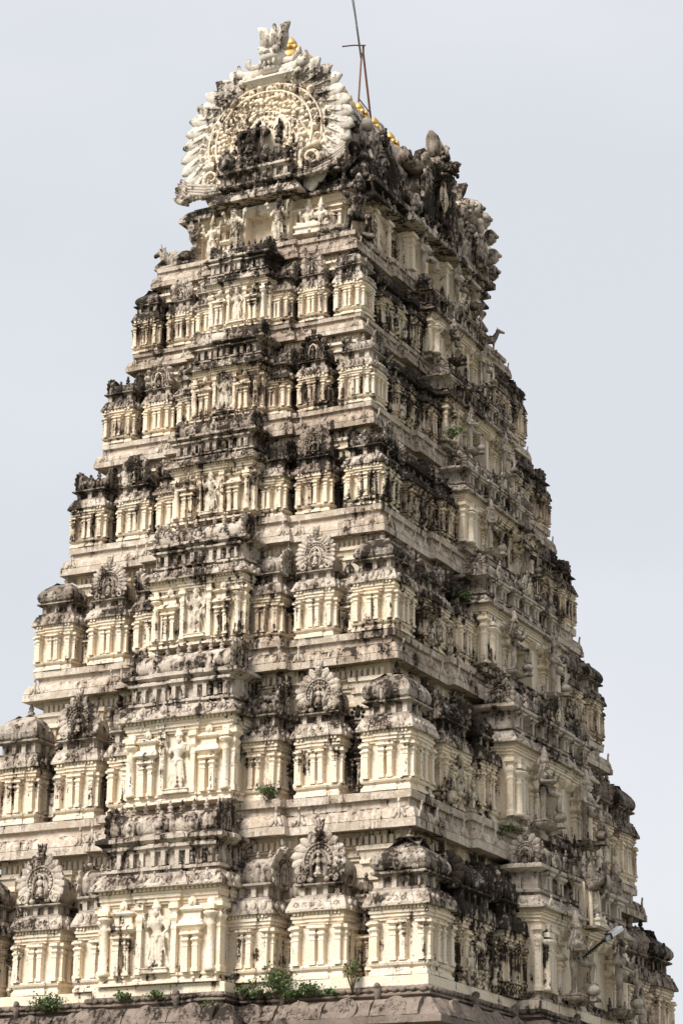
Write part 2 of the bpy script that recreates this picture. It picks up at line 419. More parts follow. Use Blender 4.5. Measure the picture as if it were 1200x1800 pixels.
def dome(mb, w, d, H, z0, z1, kind=0, seed=0, mat=ROOF):
    b = H; h = (z1 - z0) * b; P = rect(w, d, 5); m = min(w, d)
    if kind == 0: pr = [(-.04, 0), (.05, .07), (.09, .2), (.08, .34), (.03, .48), (-.06, .62), (-.18, .76), (-.3, .88), (-.38, .97), (-.41, 1.08)]
    elif kind == 1: pr = [(.02, 0), (.1, .06), (.1, .16), (.02, .3), (.0, .45), (-.06, .64), (-.18, .84), (-.3, .95), (-.38, 1.)]
    else: pr = [(0, 0), (.06, .08), (.09, .24), (.07, .42), (.0, .6), (-.1, .76), (-.22, .9), (-.35, 1.)]
    mb.prof(P, [(o * m, z0 * b + q * h) for o, q in pr], mat)
    for f in range(4):
        sv = mb.X; base = sv if sv is not None else Matrix.Identity(4)
        mb.X = base @ Matrix.Translation((0, d / 2, 0)) @ Matrix.Rotation(f * PI / 2, 4, 'Z') @ Matrix.Translation((0, -(d if f % 2 == 0 else w) / 2, 0))
        s = h * .55
        kudu(mb, 0, -.06 * m, z0 * b - h * .05, s, mat, seed + f)
        for q in (-1, 1): kudu(mb, q * w * .36, -.05 * m, z0 * b, s * .5, mat, seed + f + 1)
        mb.X = sv
    rd = random.Random(seed)
    for i in range(9):   # lumps of old plaster and moss
        a = rd.uniform(0, 2 * PI); k = rd.uniform(.3, .52)
        x, y = math.cos(a) * w * k, d / 2 + math.sin(a) * d * k
        x = max(-w * .5, min(w * .5, x)); y = max(0, min(d, y))
        mb.blob((x, y, z0 * b + h * rd.uniform(.1, .6)), (rd.uniform(.03, .09), rd.uniform(.03, .09), rd.uniform(.03, .08)), mat, 6, 4)
def barrel_prof(r, n=14, squat=1.):
    out = []
    for i in range(n + 1):
        a = R(-38) + (PI + 2 * R(38)) * i / n
        out.append((math.cos(a) * r, (math.sin(a) + math.sin(R(38))) * r * squat))
    return out
def barrel_x(mb, x0, x1, yc, z, r, squat=1., mat=ROOF, ribs=True):
    """wagon roof running along x"""
    pr = barrel_prof(r, 14, squat); n = max(2, int((x1 - x0) / .12)); rs = []
    for i in range(n + 1):
        k = 1 + (.025 if (i % 4 < 2) and ribs else 0)
        rs.append([(x0 + (x1 - x0) * i / n, yc - u * k, z + v * k) for u, v in pr])
    mb.rings(rs, mat, True)
def barrel_y(mb, x, y0, y1, z, r, squat=1., mat=ROOF):
    pr = barrel_prof(r, 14, squat); n = max(2, int((y1 - y0) / .12))
    mb.rings([[(x + u * (1 + .02 * (i % 2)), y0 + (y1 - y0) * i / n, z + v * (1 + .02 * (i % 2))) for u, v in pr] for i in range(n + 1)], mat, True)

def sh_kuta(w, H, st):
    A, B, D, F = MB(), MB(), MB(), MB()
    wall_block(A, w, w, H, 4, True, seed=st)
    eave(B, w, w, H, .353, .435, .13 * w, 7, st, style=(0, 0, 1, 0, 1, 0)[st % 6])
    neck(D, w * .96, w * .96, H, .435, .54, .11 * w)
    kd = (0, 2, 2, 1, 2, 0)[st]
    D.X = None
    if st == 3 or st == 4:
        barrel_x(D, -w * .5, w * .5, w * .48, .54 * H, w * .36, .72)
        for q in (-.3, 0, .3): kudu(D, q * w * 1.0, w * .06, .54 * H, .12 * H * (1 if q == 0 else .7), ROOF, st)
        D.X = Matrix.Translation((w * .5, w * .48, .54 * H)) @ Matrix.Rotation(PI / 2, 4, 'Z'); horseshoe(D, 0, -.06, 0, w * .42, .12, ROOF, 11, ROOF, st, 2, False)
        D.X = Matrix.Translation((-w * .5, w * .48, .54 * H)) @ Matrix.Rotation(-PI / 2, 4, 'Z'); horseshoe(D, 0, -.06, 0, w * .42, .12, ROOF, 11, ROOF, st, 2, False)
        D.X = None
        kalasha(F, 0, w * .48, .68 * H, .085 * H)
    else:
        dome(D, w * .9, w * .9, H, .54, .71, kd, st)
        kalasha(F, 0, w * .45, .70 * H, .1 * H, TRIM)
    return [('wall', A), ('eave', B), ('roof', D), ('finial', F)]
def sh_panjara(w, d, H, st):
    A, B, D, F = MB(), MB(), MB(), MB()
    wall_block(A, w, d, H, 4, True, seed=st)
    eave(B, w, d, H, .353, .43, .13 * w, 6, st + 20, style=(0, 0, 0, 0, 1, 1)[st])
    neck(D, w * .92, d, H, .43, .505, .1 * w)
    barrel_y(D, 0, .1, d + .35, .50 * H, w * .40, 1.0)
    horseshoe(F, 0, -.02, .505 * H, w * .58, .17, TRIM, (17, 15, 19, 9, 11, 8)[st], (TRIM, TRIM, TRIM, TRIM, WALL, TRIM)[st], st, (0, 1, 2, 0, 3, 1)[st], st in (0, 2, 4, 1))
    return [('wall', A), ('eave', B), ('barrel_roof', D), ('gable', F)]
def sh_shala(w, d, H, st, np=4, ends=(1, 1), kn=7, fig=False):
    A, B, D, F = MB(), MB(), MB(), MB()
    wall_block(A, w, d, H, np, True, seed=st)
    if fig:
        A.box(-w * .2, w * .2, -.1, .0, .055 * H, .075 * H); figurine(A, 0, -.1, .07 * H, .25 * H)
        for q in (-1, 1): figurine(A, q * w * .4, -.14, .0, .2 * H); mini_aedicule(A, q * w * .19, -.0, w * .13, .07 * H, .26 * H)
    eave(B, w, d, H, .353, .43, .13, kn, st + 40, style=(1, 0, 0, 0, 0, 1)[st])
    neck(D, w * .95, d, H, .43, .525, .1)
    r = min(d * .62, .1 * H)
    barrel_x(D, -w * .47, w * .47, d * .5, .52 * H, r, .92)
    n = 2 if w < 1.4 else 3
    for i in range(n):
        kudu(D, -w * .4 + w * .8 * (i + .5) / n, d * .5 - r * 1.02, .515 * H, .1 * H * (1.15 if i == n // 2 else .85), ROOF, st + i)
    m = max(2, int(w / .34))
    for i in range(m): kalasha(D, -w * .4 + w * .8 * (i + .5) / m, d * .5, .52 * H + r * 1.45, .055 * H, ROOF, 6)
    GG = []
    for q, on in zip((-1, 1), ends):
        if not on: continue
        F = MB(); GG.append(('gable', F))
        F.X = Matrix.Translation((q * w * .47, d * .5, .50 * H)) @ Matrix.Rotation(q * PI / 2, 4, 'Z')
        horseshoe(F, 0, -.1, 0, r * 1.32, .15, TRIM, 13, TRIM, st + 3, (0, 1, 1, 2, 1, 1)[st], st in (0, 1, 2))
    out = [('wall', A), ('eave', B), ('barrel_roof', D)]
    return out + GG
def sh_niche(w, d, H, st):
    """pair of slender pilasters under a small stepped eave and spire, set in a recess"""
    A = MB(); mt = TRIM if st % 2 else WALL
    A.prof(rect(w, d), [(.03, 0), (.03, .02 * H), (0, .03 * H), (.02, .045 * H), (0, .055 * H), (-.03, .06 * H), (-.03, .24 * H)], mt)
    for q in (-1, 1): pilaster(A, q * w * .25, .03, w * .26, .05 * H, .235 * H, .09, mt)
    A.prof(rect(w, d), [(-.02, .23 * H), (.0, .245 * H), (.03, .255 * H), (.07, .262 * H), (.07, .272 * H), (.03, .295 * H), (.02, .3 * H), (-.04, .305 * H), (-.04, .335 * H), (.03, .345 * H), (.04, .36 * H), (-.02, .395 * H)], TRIM)
    A.prof(rect(w * .8, d), [(-.02, .38 * H), (-.02, .43 * H), (.03, .44 * H), (.03, .45 * H), (-.08, .47 * H)], mt)
    kudu(A, 0, -.06, .265 * H, .07 * H, TRIM, st); kudu(A, 0, -.03, .36 * H, .085 * H, TRIM, st + 1)
    kudu(A, 0, .0, .46 * H, .1 * H, TRIM, st + 1)
    return [('wall', A)]
def mini_aedicule(mb, x, y, w, z0, h):
    """twin pilasters under a small roof on the wall beside a statue"""
    for q in (-1, 1): pilaster(mb, x + q * w * .25, y, w * .27, z0, z0 + h * .52, .07)
    P = rect(w, .12, 1, x - w / 2, y - .08)
    mb.prof(P, [(-.03, z0 + h * .52), (0, z0 + h * .54), (.05, z0 + h * .56), (.08, z0 + h * .58), (.08, z0 + h * .60), (.02, z0 + h * .66), (-.03, z0 + h * .665), (-.03, z0 + h * .76), (.02, z0 + h * .77), (.04, z0 + h * .79), (-.02, z0 + h * .83)], WALL)
    kudu(mb, x, y - .1, z0 + h * .59, h * .09, WALL, 1); kudu(mb, x, y - .04, z0 + h * .8, h * .16, WALL, 0)
def sh_centre_a(w, d, H, st):
    """tall projecting bay behind the big relief figure"""
    A, B, D, F, G = MB(), MB(), MB(), MB(), MB()
    b = H; J = jogrect(w, d, w * .36, .05)
    A.prof(J, [(.06, 0), (.06, .015 * b), (.02, .02 * b), (.0, .034 * b), (.04, .04 * b), (.04, .05 * b), (0, .055 * b)])
    A.prof(rect(w, d), [(-.02, .05 * b), (-.02, .47 * b)])
    z0, z1 = .05 * b, .43 * b
    pw = .068 * w
    for q in (-1, 1):
        A.lathe((q * (w / 2 - pw * .6), -.03), [(pw * .62, z0), (pw * .62, z0 + .02 * b), (pw * .45, z0 + .03 * b), (pw * .45, z0 + .24 * b), (pw * .55, z0 + .25 * b), (pw * .38, z0 + .265 * b), (pw * .5, z0 + .285 * b), (pw * .85, z0 + .3 * b), (pw * .9, z0 + .312 * b), (pw * .4, z0 + .32 * b), (pw * .5, z1)], 10)
        A.box(q * (w / 2 - pw * .6) - pw * .7, q * (w / 2 - pw * .6) + pw * .7, -.03 - pw * .7, .05, z0 + .325 * b, z0 + .35 * b)
        mini_aedicule(A, q * w * .3, -.02, w * .17, z0, .42 * b)
        pilaster(A, q * w * .15, -.02, pw * .62, z0, z1, .05)
        A.box(q * w * .15 - pw * .55, q * w * .15 + pw * .55, -.12, .0, .385 * b, .405 * b)
        for yy in (.12, d * .55): 
            sv = A.X; A.X = Matrix.Translation((q * w / 2, yy, 0)) @ Matrix.Rotation(q * PI / 2, 4, 'Z'); pilaster(A, 0, 0, pw, z0, z1, .05); A.X = sv
    A.prof(J, [(.0, .42 * b), (.0, .432 * b), (.04, .434 * b), (.04, .45 * b), (.075, .453 * b), (.075, .472 * b), (.1, .475 * b), (.1, .487 * b), (.07, .489 * b), (.07, .515 * b)])
    dentils(A, -w / 2 - .05, w / 2 + .05, -.07, .489 * b, .505 * b, .027 * b, .07)
    dentils(A, -w * .18 - .05, w * .18 + .05, -.12, .489 * b, .505 * b, .027 * b, .07)
    eave(B, w, d, H, .505, .585, .24 * (w / 2.9) ** .5, 9, st + 60, .05, TRIM, 1., 0)
    b2 = MB()
    D.prof(J, [(.0, .58 * b), (.0, .6 * b), (.07, .605 * b), (.07, .622 * b), (-.02, .63 * b), (-.02, .755 * b)], TRIM)
    n = 5
    for i in range(n):
        x = -w * .4 + w * .8 * i / (n - 1)
        for q in (-1, 1): D.box(x + q * w * .045 - .05, x + q * w * .045 + .05, -.09 - (.05 if i == 2 else 0), .03, .625 * b, .715 * b, TRIM)
        D.prof(rect(w * .17, .2, 1, x - w * .085, -.1 - (.05 if i == 2 else 0)), [(-.02, .7 * b), (0, .712 * b), (.05, .72 * b), (.05, .735 * b), (.0, .745 * b)], TRIM)
    for i in range(8): figurine(D, -w * .44 + w * .88 * (i + .5) / 8, -.02, .63 * b, .085 * b, ROOF)
    D.prof(J, [(.0, .735 * b), (.1, .755 * b), (.17, .765 * b), (.17, .785 * b), (.06, .80 * b), (.0, .805 * b)], TRIM)
    r = .088 * b
    barrel_x(F, -w * .46, w * .46, r * 1.0, .80 * b, r, .92, TRIM)
    for i, x in enumerate((-.28, 0, .28)):
        kudu(F, x * w, -.02, .80 * b, .1 * b * (1.1 if i == 1 else .9), TRIM, st)
        F.box(x * w - .1, x * w + .1, -.05, .2, .795 * b, .825 * b, TRIM)
    for i in range(9): kalasha(F, -w * .43 + w * .86 * i / 8, r * .9, .935 * b, .065 * b, TRIM, 7)
    GG = []
    for q in (-1, 1):
        G = MB(); GG.append(('gable', G))
        G.X = Matrix.Translation((q * w * .46, r, .785 * b)) @ Matrix.Rotation(q * PI / 2, 4, 'Z')
        horseshoe(G, 0, -.1, 0, r * 1.35, .17, TRIM, 15, TRIM, st + 5, 0, False)
    return [('wall', A), ('eave', B), ('upper_tier', D), ('barrel_roof', F)] + GG
def sh_centre_b(w, d, H, st, dw):
    """projecting bay with a real doorway through its front; dw = door width"""
    A, B, D, F, G = MB(), MB(), MB(), MB(), MB()
    b = H; hw = w / 2; dh = dw / 2; zd = .37 * b
    J = jogrect(w, d, w * .4, .06)
    A.prof(J, [(.06, -.02 * b), (.06, .015 * b), (.02, .02 * b), (.0, .034 * b), (.04, .04 * b), (.03, .05 * b)], TRIM)
    A.box(-hw, -dh, 0, d, .045 * b, .47 * b); A.box(dh, hw, 0, d, .0451 * b, .4702 * b)
    A.box(-dh - .01, dh + .01, .003, d, zd, .469 * b)
    A.box(-dh - .01, dh + .01, d * .97, d + .02, .045 * b, zd + .02)
    for q in (-1, 1):
        A.box(q * (dh + .07) - .075, q * (dh + .07) + .075, -.07, .05, .05 * b, zd)
        x = q * (hw - .2)
        A.lathe((x, -.08), [(.15, .05 * b), (.15, .07 * b), (.11, .08 * b), (.11, .25 * b), (.13, .26 * b), (.09, .275 * b), (.13, .3 * b), (.2, .32 * b), (.2, .33 * b), (.1, .34 * b), (.12, .42 * b)], 12)
        A.box(x - .16, x + .16, -.24, .05, .345 * b, .37 * b)
        pilaster(A, q * (hw - .52), 0, .17, .05 * b, .42 * b, .07)
        pilaster(A, q * (hw - .78), 0, .15, .05 * b, .42 * b, .05)
        sv = A.X; A.X = Matrix.Translation((q * hw, d * .3, 0)) @ Matrix.Rotation(q * PI / 2, 4, 'Z')
        for yy in (-.3, .0, .3): pilaster(A, yy * d, 0, .14, .05 * b, .42 * b, .05)
        A.X = sv
        A.box(q * dw * .42 - .06, q * dw * .42 + .06, .02, .3, zd - .12, zd)
    rb = random.Random(st + 3)
    for i in range(9):      # small beasts and attendants crowding the sill
        x = -hw * .9 + hw * 1.8 * (i + .5) / 9 + rb.uniform(-.08, .08)
        if abs(x) < dh: continue
        figurine(A, x, -.2 - rb.uniform(0, .15), -.01 * b, rb.uniform(.08, .15) * b, ROOF if i % 2 else FIG2)
    for q in (-1, 1):
        mini_aedicule(A, q * (hw - 1.02), -.03, .34, .05 * b, .36 * b);
        for k in range(3): A.prof(rect(.16, .3, 1, q * (dh + .1 + .42 * k) - .08, -.16), [(-.03, .375 * b), (.0, .385 * b), (.03, .4 * b), (.05, .41 * b), (.05, .425 * b)])
    A.prof(J, [(.0, .42 * b), (.0, .432 * b), (.05, .434 * b), (.05, .45 * b), (.09, .453 * b), (.09, .466 * b), (.12, .47 * b), (.12, .48 * b), (.07, .482 * b), (.07, .515 * b)])
    for k in range(3):
        x0, x1, y = ((-hw - .05, -w * .2 - .07, -.07), (-w * .2, w * .2, -.13), (w * .2 + .07, hw + .05, -.07))[k]
        dentils(A, x0, x1, y, .482 * b, .505 * b, .022 * b + .02, .07)
    eave(B, w, d, H, .505, .575, .24, 9, st + 80, .06, TRIM, 1.1, 0)
    D.prof(J, [(.0, .57 * b), (.0, .59 * b), (.07, .595 * b), (.07, .61 * b), (-.02, .62 * b), (-.02, .72 * b)], ROOF)
    n = 7
    for i in range(n):
        x = -hw * .85 + hw * 1.7 * i / (n - 1); y0 = -.1 - (.06 if abs(x) < w * .2 else 0)
        for q in (-1, 1): D.box(x + q * .1 - .05, x + q * .1 + .05, y0, .03, .615 * b, .69 * b, TRIM)
        D.prof(rect(.34, .2, 1, x - .17, y0 - .02), [(-.02, .68 * b), (0, .69 * b), (.05, .70 * b), (.05, .712 * b), (.0, .72 * b)], TRIM)
    D.prof(J, [(.0, .71 * b), (.1, .72 * b), (.16, .73 * b), (.16, .748 * b), (.06, .76 * b), (.0, .762 * b)], TRIM)
    r = .085 * b
    barrel_x(F, -hw * .92, hw * .92, r, .755 * b, r, .95)
    for x in (-.62, .62):
        kudu(F, x * hw, -.05, .755 * b, .13 * b, ROOF, st + 1)
    for i in range(7): figurine(F, -hw * .8 + hw * 1.6 * (i + .5) / 7, -.1, .757 * b, (.1 + .025 * ((i * 7 + st) % 3)) * b, ROOF)
    for i in range(9): kalasha(F, -hw * .8 + hw * 1.6 * i / 8, r * .9, .755 * b + r * 1.45, .055 * b, ROOF, 7)
    GG = []
    for q in (-1, 1):
        G = MB(); GG.append(('gable', G))
        G.X = Matrix.Translation((q * hw * .92, r, .74 * b)) @ Matrix.Rotation(q * PI / 2, 4, 'Z')
        horseshoe(G, 0, -.1, 0, r * 1.35, .17, ROOF, 15, ROOF, st + 5, 0, True)
    G = MB(); GG.append(('gable', G))
    horseshoe(G, 0, -.22, .75 * b, .105 * b, .2, TRIM, 13, WALL, st + 9, 0, st in (1, 2))
    return [('doorway_wall', A), ('eave', B), ('upper_tier', D), ('barrel_roof', F)] + GG

# ------------------------------------------------------------------ the tower
tower = bpy.data.objects.new('temple_tower', None); C.objects.link(tower)
tag(tower, 'tall cream plaster temple gateway tower of stepped storeys crowded with weathered miniature shrines', 'temple tower')

def put(name, pieces, M, cols, copies=()):
    """one shrine (an Empty) under the tower with its pieces as sub-parts, then copies that share the meshes"""
    meshes = [(nm, mb.mesh(nm, .010, 2.3, i * 3.7 + len(name))) for i, (nm, mb) in enumerate(pieces)]
    for k, (MM, cc) in enumerate([(M, cols)] + list(copies)):
        root = bpy.data.objects.new(name, None); C.objects.link(root); root.parent = tower; root.matrix_local = MM
        for nm, me in meshes:
            link(nm, me, root, None, cc)
RD = random.Random(5)
def dirt_shade(face, st, kind=''):
    """mould and grime amounts: the long side and the upper storeys are blacker; N also paints in recess shade"""
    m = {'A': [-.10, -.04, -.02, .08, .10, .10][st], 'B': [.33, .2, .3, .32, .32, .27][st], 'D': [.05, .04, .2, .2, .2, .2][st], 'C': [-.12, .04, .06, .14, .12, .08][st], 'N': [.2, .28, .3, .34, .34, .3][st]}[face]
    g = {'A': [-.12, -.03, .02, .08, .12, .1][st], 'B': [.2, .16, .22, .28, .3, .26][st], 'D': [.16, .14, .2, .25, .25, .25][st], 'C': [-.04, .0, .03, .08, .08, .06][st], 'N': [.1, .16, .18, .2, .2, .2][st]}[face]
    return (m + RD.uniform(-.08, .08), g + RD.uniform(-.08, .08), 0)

for st in range(6):
    wx0, wy0 = WX[st], WY[st]; wx1, wy1 = WX[st + 1], WY[st + 1]
    zb, zc, zl = ZL[st], ZC[st + 1], ZL[st + 1]
    H = zl - zb; s = H / 4.05; ins = INS[st]
    fx, fy = wx0 - ins, wy0 - ins            # shrine front planes
    cx, cy = wx1 - .45 * s - .04, wy1 - .45 * s - .04
    # --- core wall
    A = MB()
    def plan(hx, hy, jx, jy, p):
        return [(-hx, -hy), (-jx, -hy), (-jx, -hy - p), (jx, -hy - p), (jx, -hy), (hx, -hy), (hx, -jy), (hx + p, -jy), (hx + p, jy), (hx, jy), (hx, hy), (-hx, hy)]
    K = plan(cx, cy, .46 * wx1, .6 * wy1, .16 * s)
    A.prof(K, [(.02, zb - .05), (.02, zb + .03 * H), (0, zb + .04 * H), (0, zc - .24 * H), (.03, zc - .235 * H), (.03, zc - .21 * H), (0, zc - .205 * H), (0, zc - .15 * H), (.05, zc - .145 * H), (.05, zc - .13 * H),
               (.09, zc - .125 * H), (.09, zc - .105 * H), (.06, zc - .1 * H), (.06, zc - .085 * H), (.13, zc - .08 * H), (.13, zc - .068 * H), (.08, zc - .066 * H), (.08, zc + .04)])
    for x0, x1, off in ((-cx, -.46 * wx1, 0), (-.46 * wx1, .46 * wx1, .16 * s), (.46 * wx1, cx, 0)):
        dentils(A, x0, x1, -cy - off - .08, zc - .066 * H, zc - .022 * H, .115 * s + .03, .1 * s)
    # bracketed entablature blocks behind the shrine roofs, and wall ribs
    for f in (-.87, -.725, -.575, .575, .725, .87):
        x = f * fx
        if abs(x) > cx - .1: x = math.copysign(cx - .12, x)
        A.prof(rect(.32 * s + .1, .2, 1, x - .16 * s - .05, -cy - .1), [(-.05, zc - .25 * H), (-.02, zc - .2 * H), (.0, zc - .17 * H), (.05, zc - .165 * H), (.05, zc - .145 * H), (.02, zc - .14 * H), (.06, zc - .1 * H), (.1, zc - .095 * H), (.1, zc - .07 * H)])
    sv = A.X; A.X = Matrix.Rotation(PI / 2, 4, 'Z')
    for x0, x1, off in ((-cy, -.6 * wy1, 0), (-.6 * wy1, .6 * wy1, .16 * s), (.6 * wy1, cy, 0)):
        dentils(A, x0, x1, -cx - off - .08, zc - .066 * H, zc - .022 * H, .115 * s + .03, .1 * s)
    for f in (-.9, -.81, -.53, .53, .81, .9):
        x = f * cy
        A.prof(rect(.3 * s + .1, .2, 1, x - .15 * s - .05, -cx - .1), [(-.05, zb + .45 * H), (-.02, zc - .2 * H), (.0, zc - .17 * H), (.05, zc - .165 * H), (.05, zc - .145 * H), (.02, zc - .14 * H), (.06, zc - .1 * H), (.1, zc - .095 * H), (.1, zc - .07 * H)])
    A.X = sv
    storey = link('storey', A.mesh('storey', .01, 1.2, st), tower, None, (-.08 + .02 * st, -.05, 0))
    # --- cornice and ledge above this storey
    B = MB(); p = .2 * s
    Kc = plan(wx1, wy1, .46 * wx1, .6 * wy1, p)
    def sub(pl, step=.5):
        out = []
        for i in range(len(pl)):
            a, b = Vector(pl[i]), Vector(pl[(i + 1) % len(pl)]); n = max(1, int((b - a).length / step))
            for k in range(n): q = a.lerp(b, k / n); out.append((q.x, q.y))
        return out
    hh = zl - zc
    cq = sub(Kc)
    B.prof(cq, [(-.5 * s, zc + .03), (-.06, zc + .012), (0, zc), (0, zc + .2 * hh), (-.03 * s, zc + .205 * hh), (-.03 * s, zc + .235 * hh), (-.02 * s, zc + .24 * hh), (-.05 * s, zc + .4 * hh), (-.1 * s, zc + .5 * hh), (-.17 * s, zc + .56 * hh),
                (-.29 * s, zc + .57 * hh), (-.29 * s, zc + .8 * hh)], BAND)
    for f in (-.93, -.5, -.42, .42, .5, .93):
        tulip(B, f * wx1, -wy1 + .02 * s - (p if abs(f) < .46 else 0), zc + .22 * hh, .8 * hh, BAND)
    B.X = Matrix.Rotation(PI / 2, 4, 'Z')
    for f in (-.95, -.84, -.73, -.64, -.56, -.46, .56, .64, .73, .84, .95):
        tulip(B, f * wy1, -wx1 + .02 * s - (p if abs(f) < .6 else 0), zc + .22 * hh, .74 * hh, BAND)
    B.X = None
    link('cornice', B.mesh('cornice', .013, 1.6, st + 9), storey, None, (-.02, [-.04, -.06, .03, .08, .1, .06][st], 0))
    B = MB()
    B.prof(cq, [(-.36 * s, zc + .76 * hh), (-.2 * s, zc + .785 * hh), (-.19 * s, zc + .98 * hh), (-.23 * s, zc + 1.0 * hh), (-1.0 * s, zc + 1.02 * hh)], BAND)
    link('ledge', B.mesh('ledge', .01, 1.6, st + 19), storey, None, (-.03, [-.1, -.12, .0, .05, .08, .0][st], 0))
    # --- shrines
    kw = .205 * fx
    kx, ky = fx - kw / 2, fy - kw / 2
    put('corner_shrine', sh_kuta(kw, H, st), place(fx - kw / 2, -fy, zb), dirt_shade('C', st),
        [(place(-fx + kw / 2, -fy, zb), dirt_shade('A', st)), (place(fx, fy - kw / 2, zb, PI / 2), dirt_shade('D', st)), (place(-fx + kw / 2 , fy - kw, zb), dirt_shade('B', st))])
    d = max(.35, fy - cy - .05)
    pw_ = .19 * fx
    put('gabled_shrine', sh_panjara(pw_, d, H, st), place(.585 * fx, -fy, zb), dirt_shade('A', st), [(place(-.585 * fx, -fy, zb), dirt_shade('A', st))])
    fw = .19 * fx
    put('flanking_shrine', sh_shala(fw, d + .1, H, st, 4, (0, 1), 5), place(.305 * fx, -fy - .1, zb), dirt_shade('A', st))
    put('flanking_shrine', sh_shala(fw, d + .1, H, st + 0, 4, (1, 0), 5), place(-.305 * fx, -fy - .1, zb), dirt_shade('A', st))
    cw = .47 * wx0
    pa = PRJ[st]
    put('central_bay', sh_centre_a(cw, pa + d + .3, H, st), place(0, -(wy0 - .1) - pa, zb), dirt_shade('A', st))
    nw = .088 * fx
    nd = max(.15, d * .34)
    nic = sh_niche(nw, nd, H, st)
    put('niche_shrine', nic, place(.725 * fx, -fy + d - nd, zb), dirt_shade('N', st),  # mould plus recess shade put into the colour, blackening gaps between shrines
        [(place(f * fx, -fy + d - nd, zb), dirt_shade('N', st)) for f in (.445, -.445, -.725)] +
        [(place(fx - (d - nd), f * fy, zb, PI / 2), dirt_shade('B', st)) for f in (-.80, -.515, .515, .80)])
    d2 = max(.35, fx - cx - .05)
    sw = .21 * fy
    put('wide_shrine', sh_shala(sw, d2, H, st, 2, (1, 1), 8, True), place(fx, -.655 * fy, zb, PI / 2), dirt_shade('B', st), [(place(fx, .655 * fy, zb, PI / 2), dirt_shade('D', st))])
    put('flanking_shrine', sh_shala(.15 * fy, d2 + .12, H, st, 4, (1, 0), 5), place(fx + .12, -.42 * fy, zb, PI / 2), dirt_shade('B', st))
    put('flanking_shrine', sh_shala(.15 * fy, d2 + .12, H, st, 4, (0, 1), 5), place(fx + .12, .42 * fy, zb, PI / 2), dirt_shade('B', st))
    bw = .70 * fy
    put('doorway_bay', sh_centre_b(bw, d2 + .55 * s + .1, H, st, .135 * wy0 + .1), place(fx + .5 * s, 0, zb, PI / 2), ((-.1, -.1, -.06, .02, .06, .04)[st], (-.14, -.12, -.06, .04, .1, .06)[st], 0))

A = MB()      # hooded niche on the brow of the lowest doorway
for q in (-1, 1): A.cap((q * .36, -.1, -.35), (q * .33, -.05, .95), .07, .05, 8, WALL)
A.tube([(-.5, -.1, .75), (-.4, -.2, .98), (-.2, -.28, 1.1), (0, -.3, 1.14), (.2, -.28, 1.1), (.4, -.2, .98), (.5, -.1, .75)], [.06, .12, .16, .17, .16, .12, .06], 8, ROOF)
A.blob((0, .0, 1.0), (.42, .3, .2), ROOF, 12, 7); A.box(-.4, .4, .1, .3, -.4, 1.05, WALL); A.box(-.42, .42, -.3, .2, -.42, -.34, TRIM)
link('hooded_niche', A.mesh('hooded_niche', .015, 3.), tower, place(6.9, -.2, 8.05 + ZO, PI / 2, .74), (.12, .12, 0))
# ------------------------------------------------------------------ stone base below the plaster storeys
zb = ZL[0]; zz = ZC[0]
W, D = WX[0], WY[0]
def bplan(o, p=.35, jx=2.2, jy=3.3):
    hx, hy = W + o, D + o
    return [(-hx, -hy), (-jx, -hy), (-jx, -hy - p), (jx, -hy - p), (jx, -hy), (hx, -hy), (hx, -jy), (hx + p, -jy), (hx + p, jy), (hx, jy), (hx, hy), (-hx, hy)]
A = MB()
A.prof(sub(bplan(0, .55, 1.65, 2.9)), [(-.5, zz - .1), (-.01, zz - .02), (0, zz), (0, zz + .2), (-.05, zz + .215), (-.9, zz + .217)], WALL)
plinth = link('white_plinth', A.mesh('white_plinth', .01, 1.5, 2), tower, None, (-.2, -.22, 0))
A = MB()
bp = sub(bplan(.02, .6, 1.7, 3.0), .45)
A.prof(bp, [(-1, zz - .05), (-.04, zz - .01), (.03, zz - .03), (.05, zz - .09), (.01, zz - .13), (.06, zz - .16), (.06, zz - .2), (-.02, zz - .24), (-.02, zz - .27), (.1, zz - .29), (.16, zz - .34), (.2, zz - .42), (.34, zz - .55), (.4, zz - .62),
           (.42, zz - .66), (.5, zz - .68), (.5, zz - .82), (.46, zz - .84), (-.25, zz - .84), (-.3, zz - .95), (-.5, zz - 1.0), (-.5, 3.2), (-.2, 3.1), (-.1, 2.2), (-.2, 2.1), (-.2, .9), (.2, .8), (.2, .1), (.3, 0)], STONE)
rd = random.Random(3)
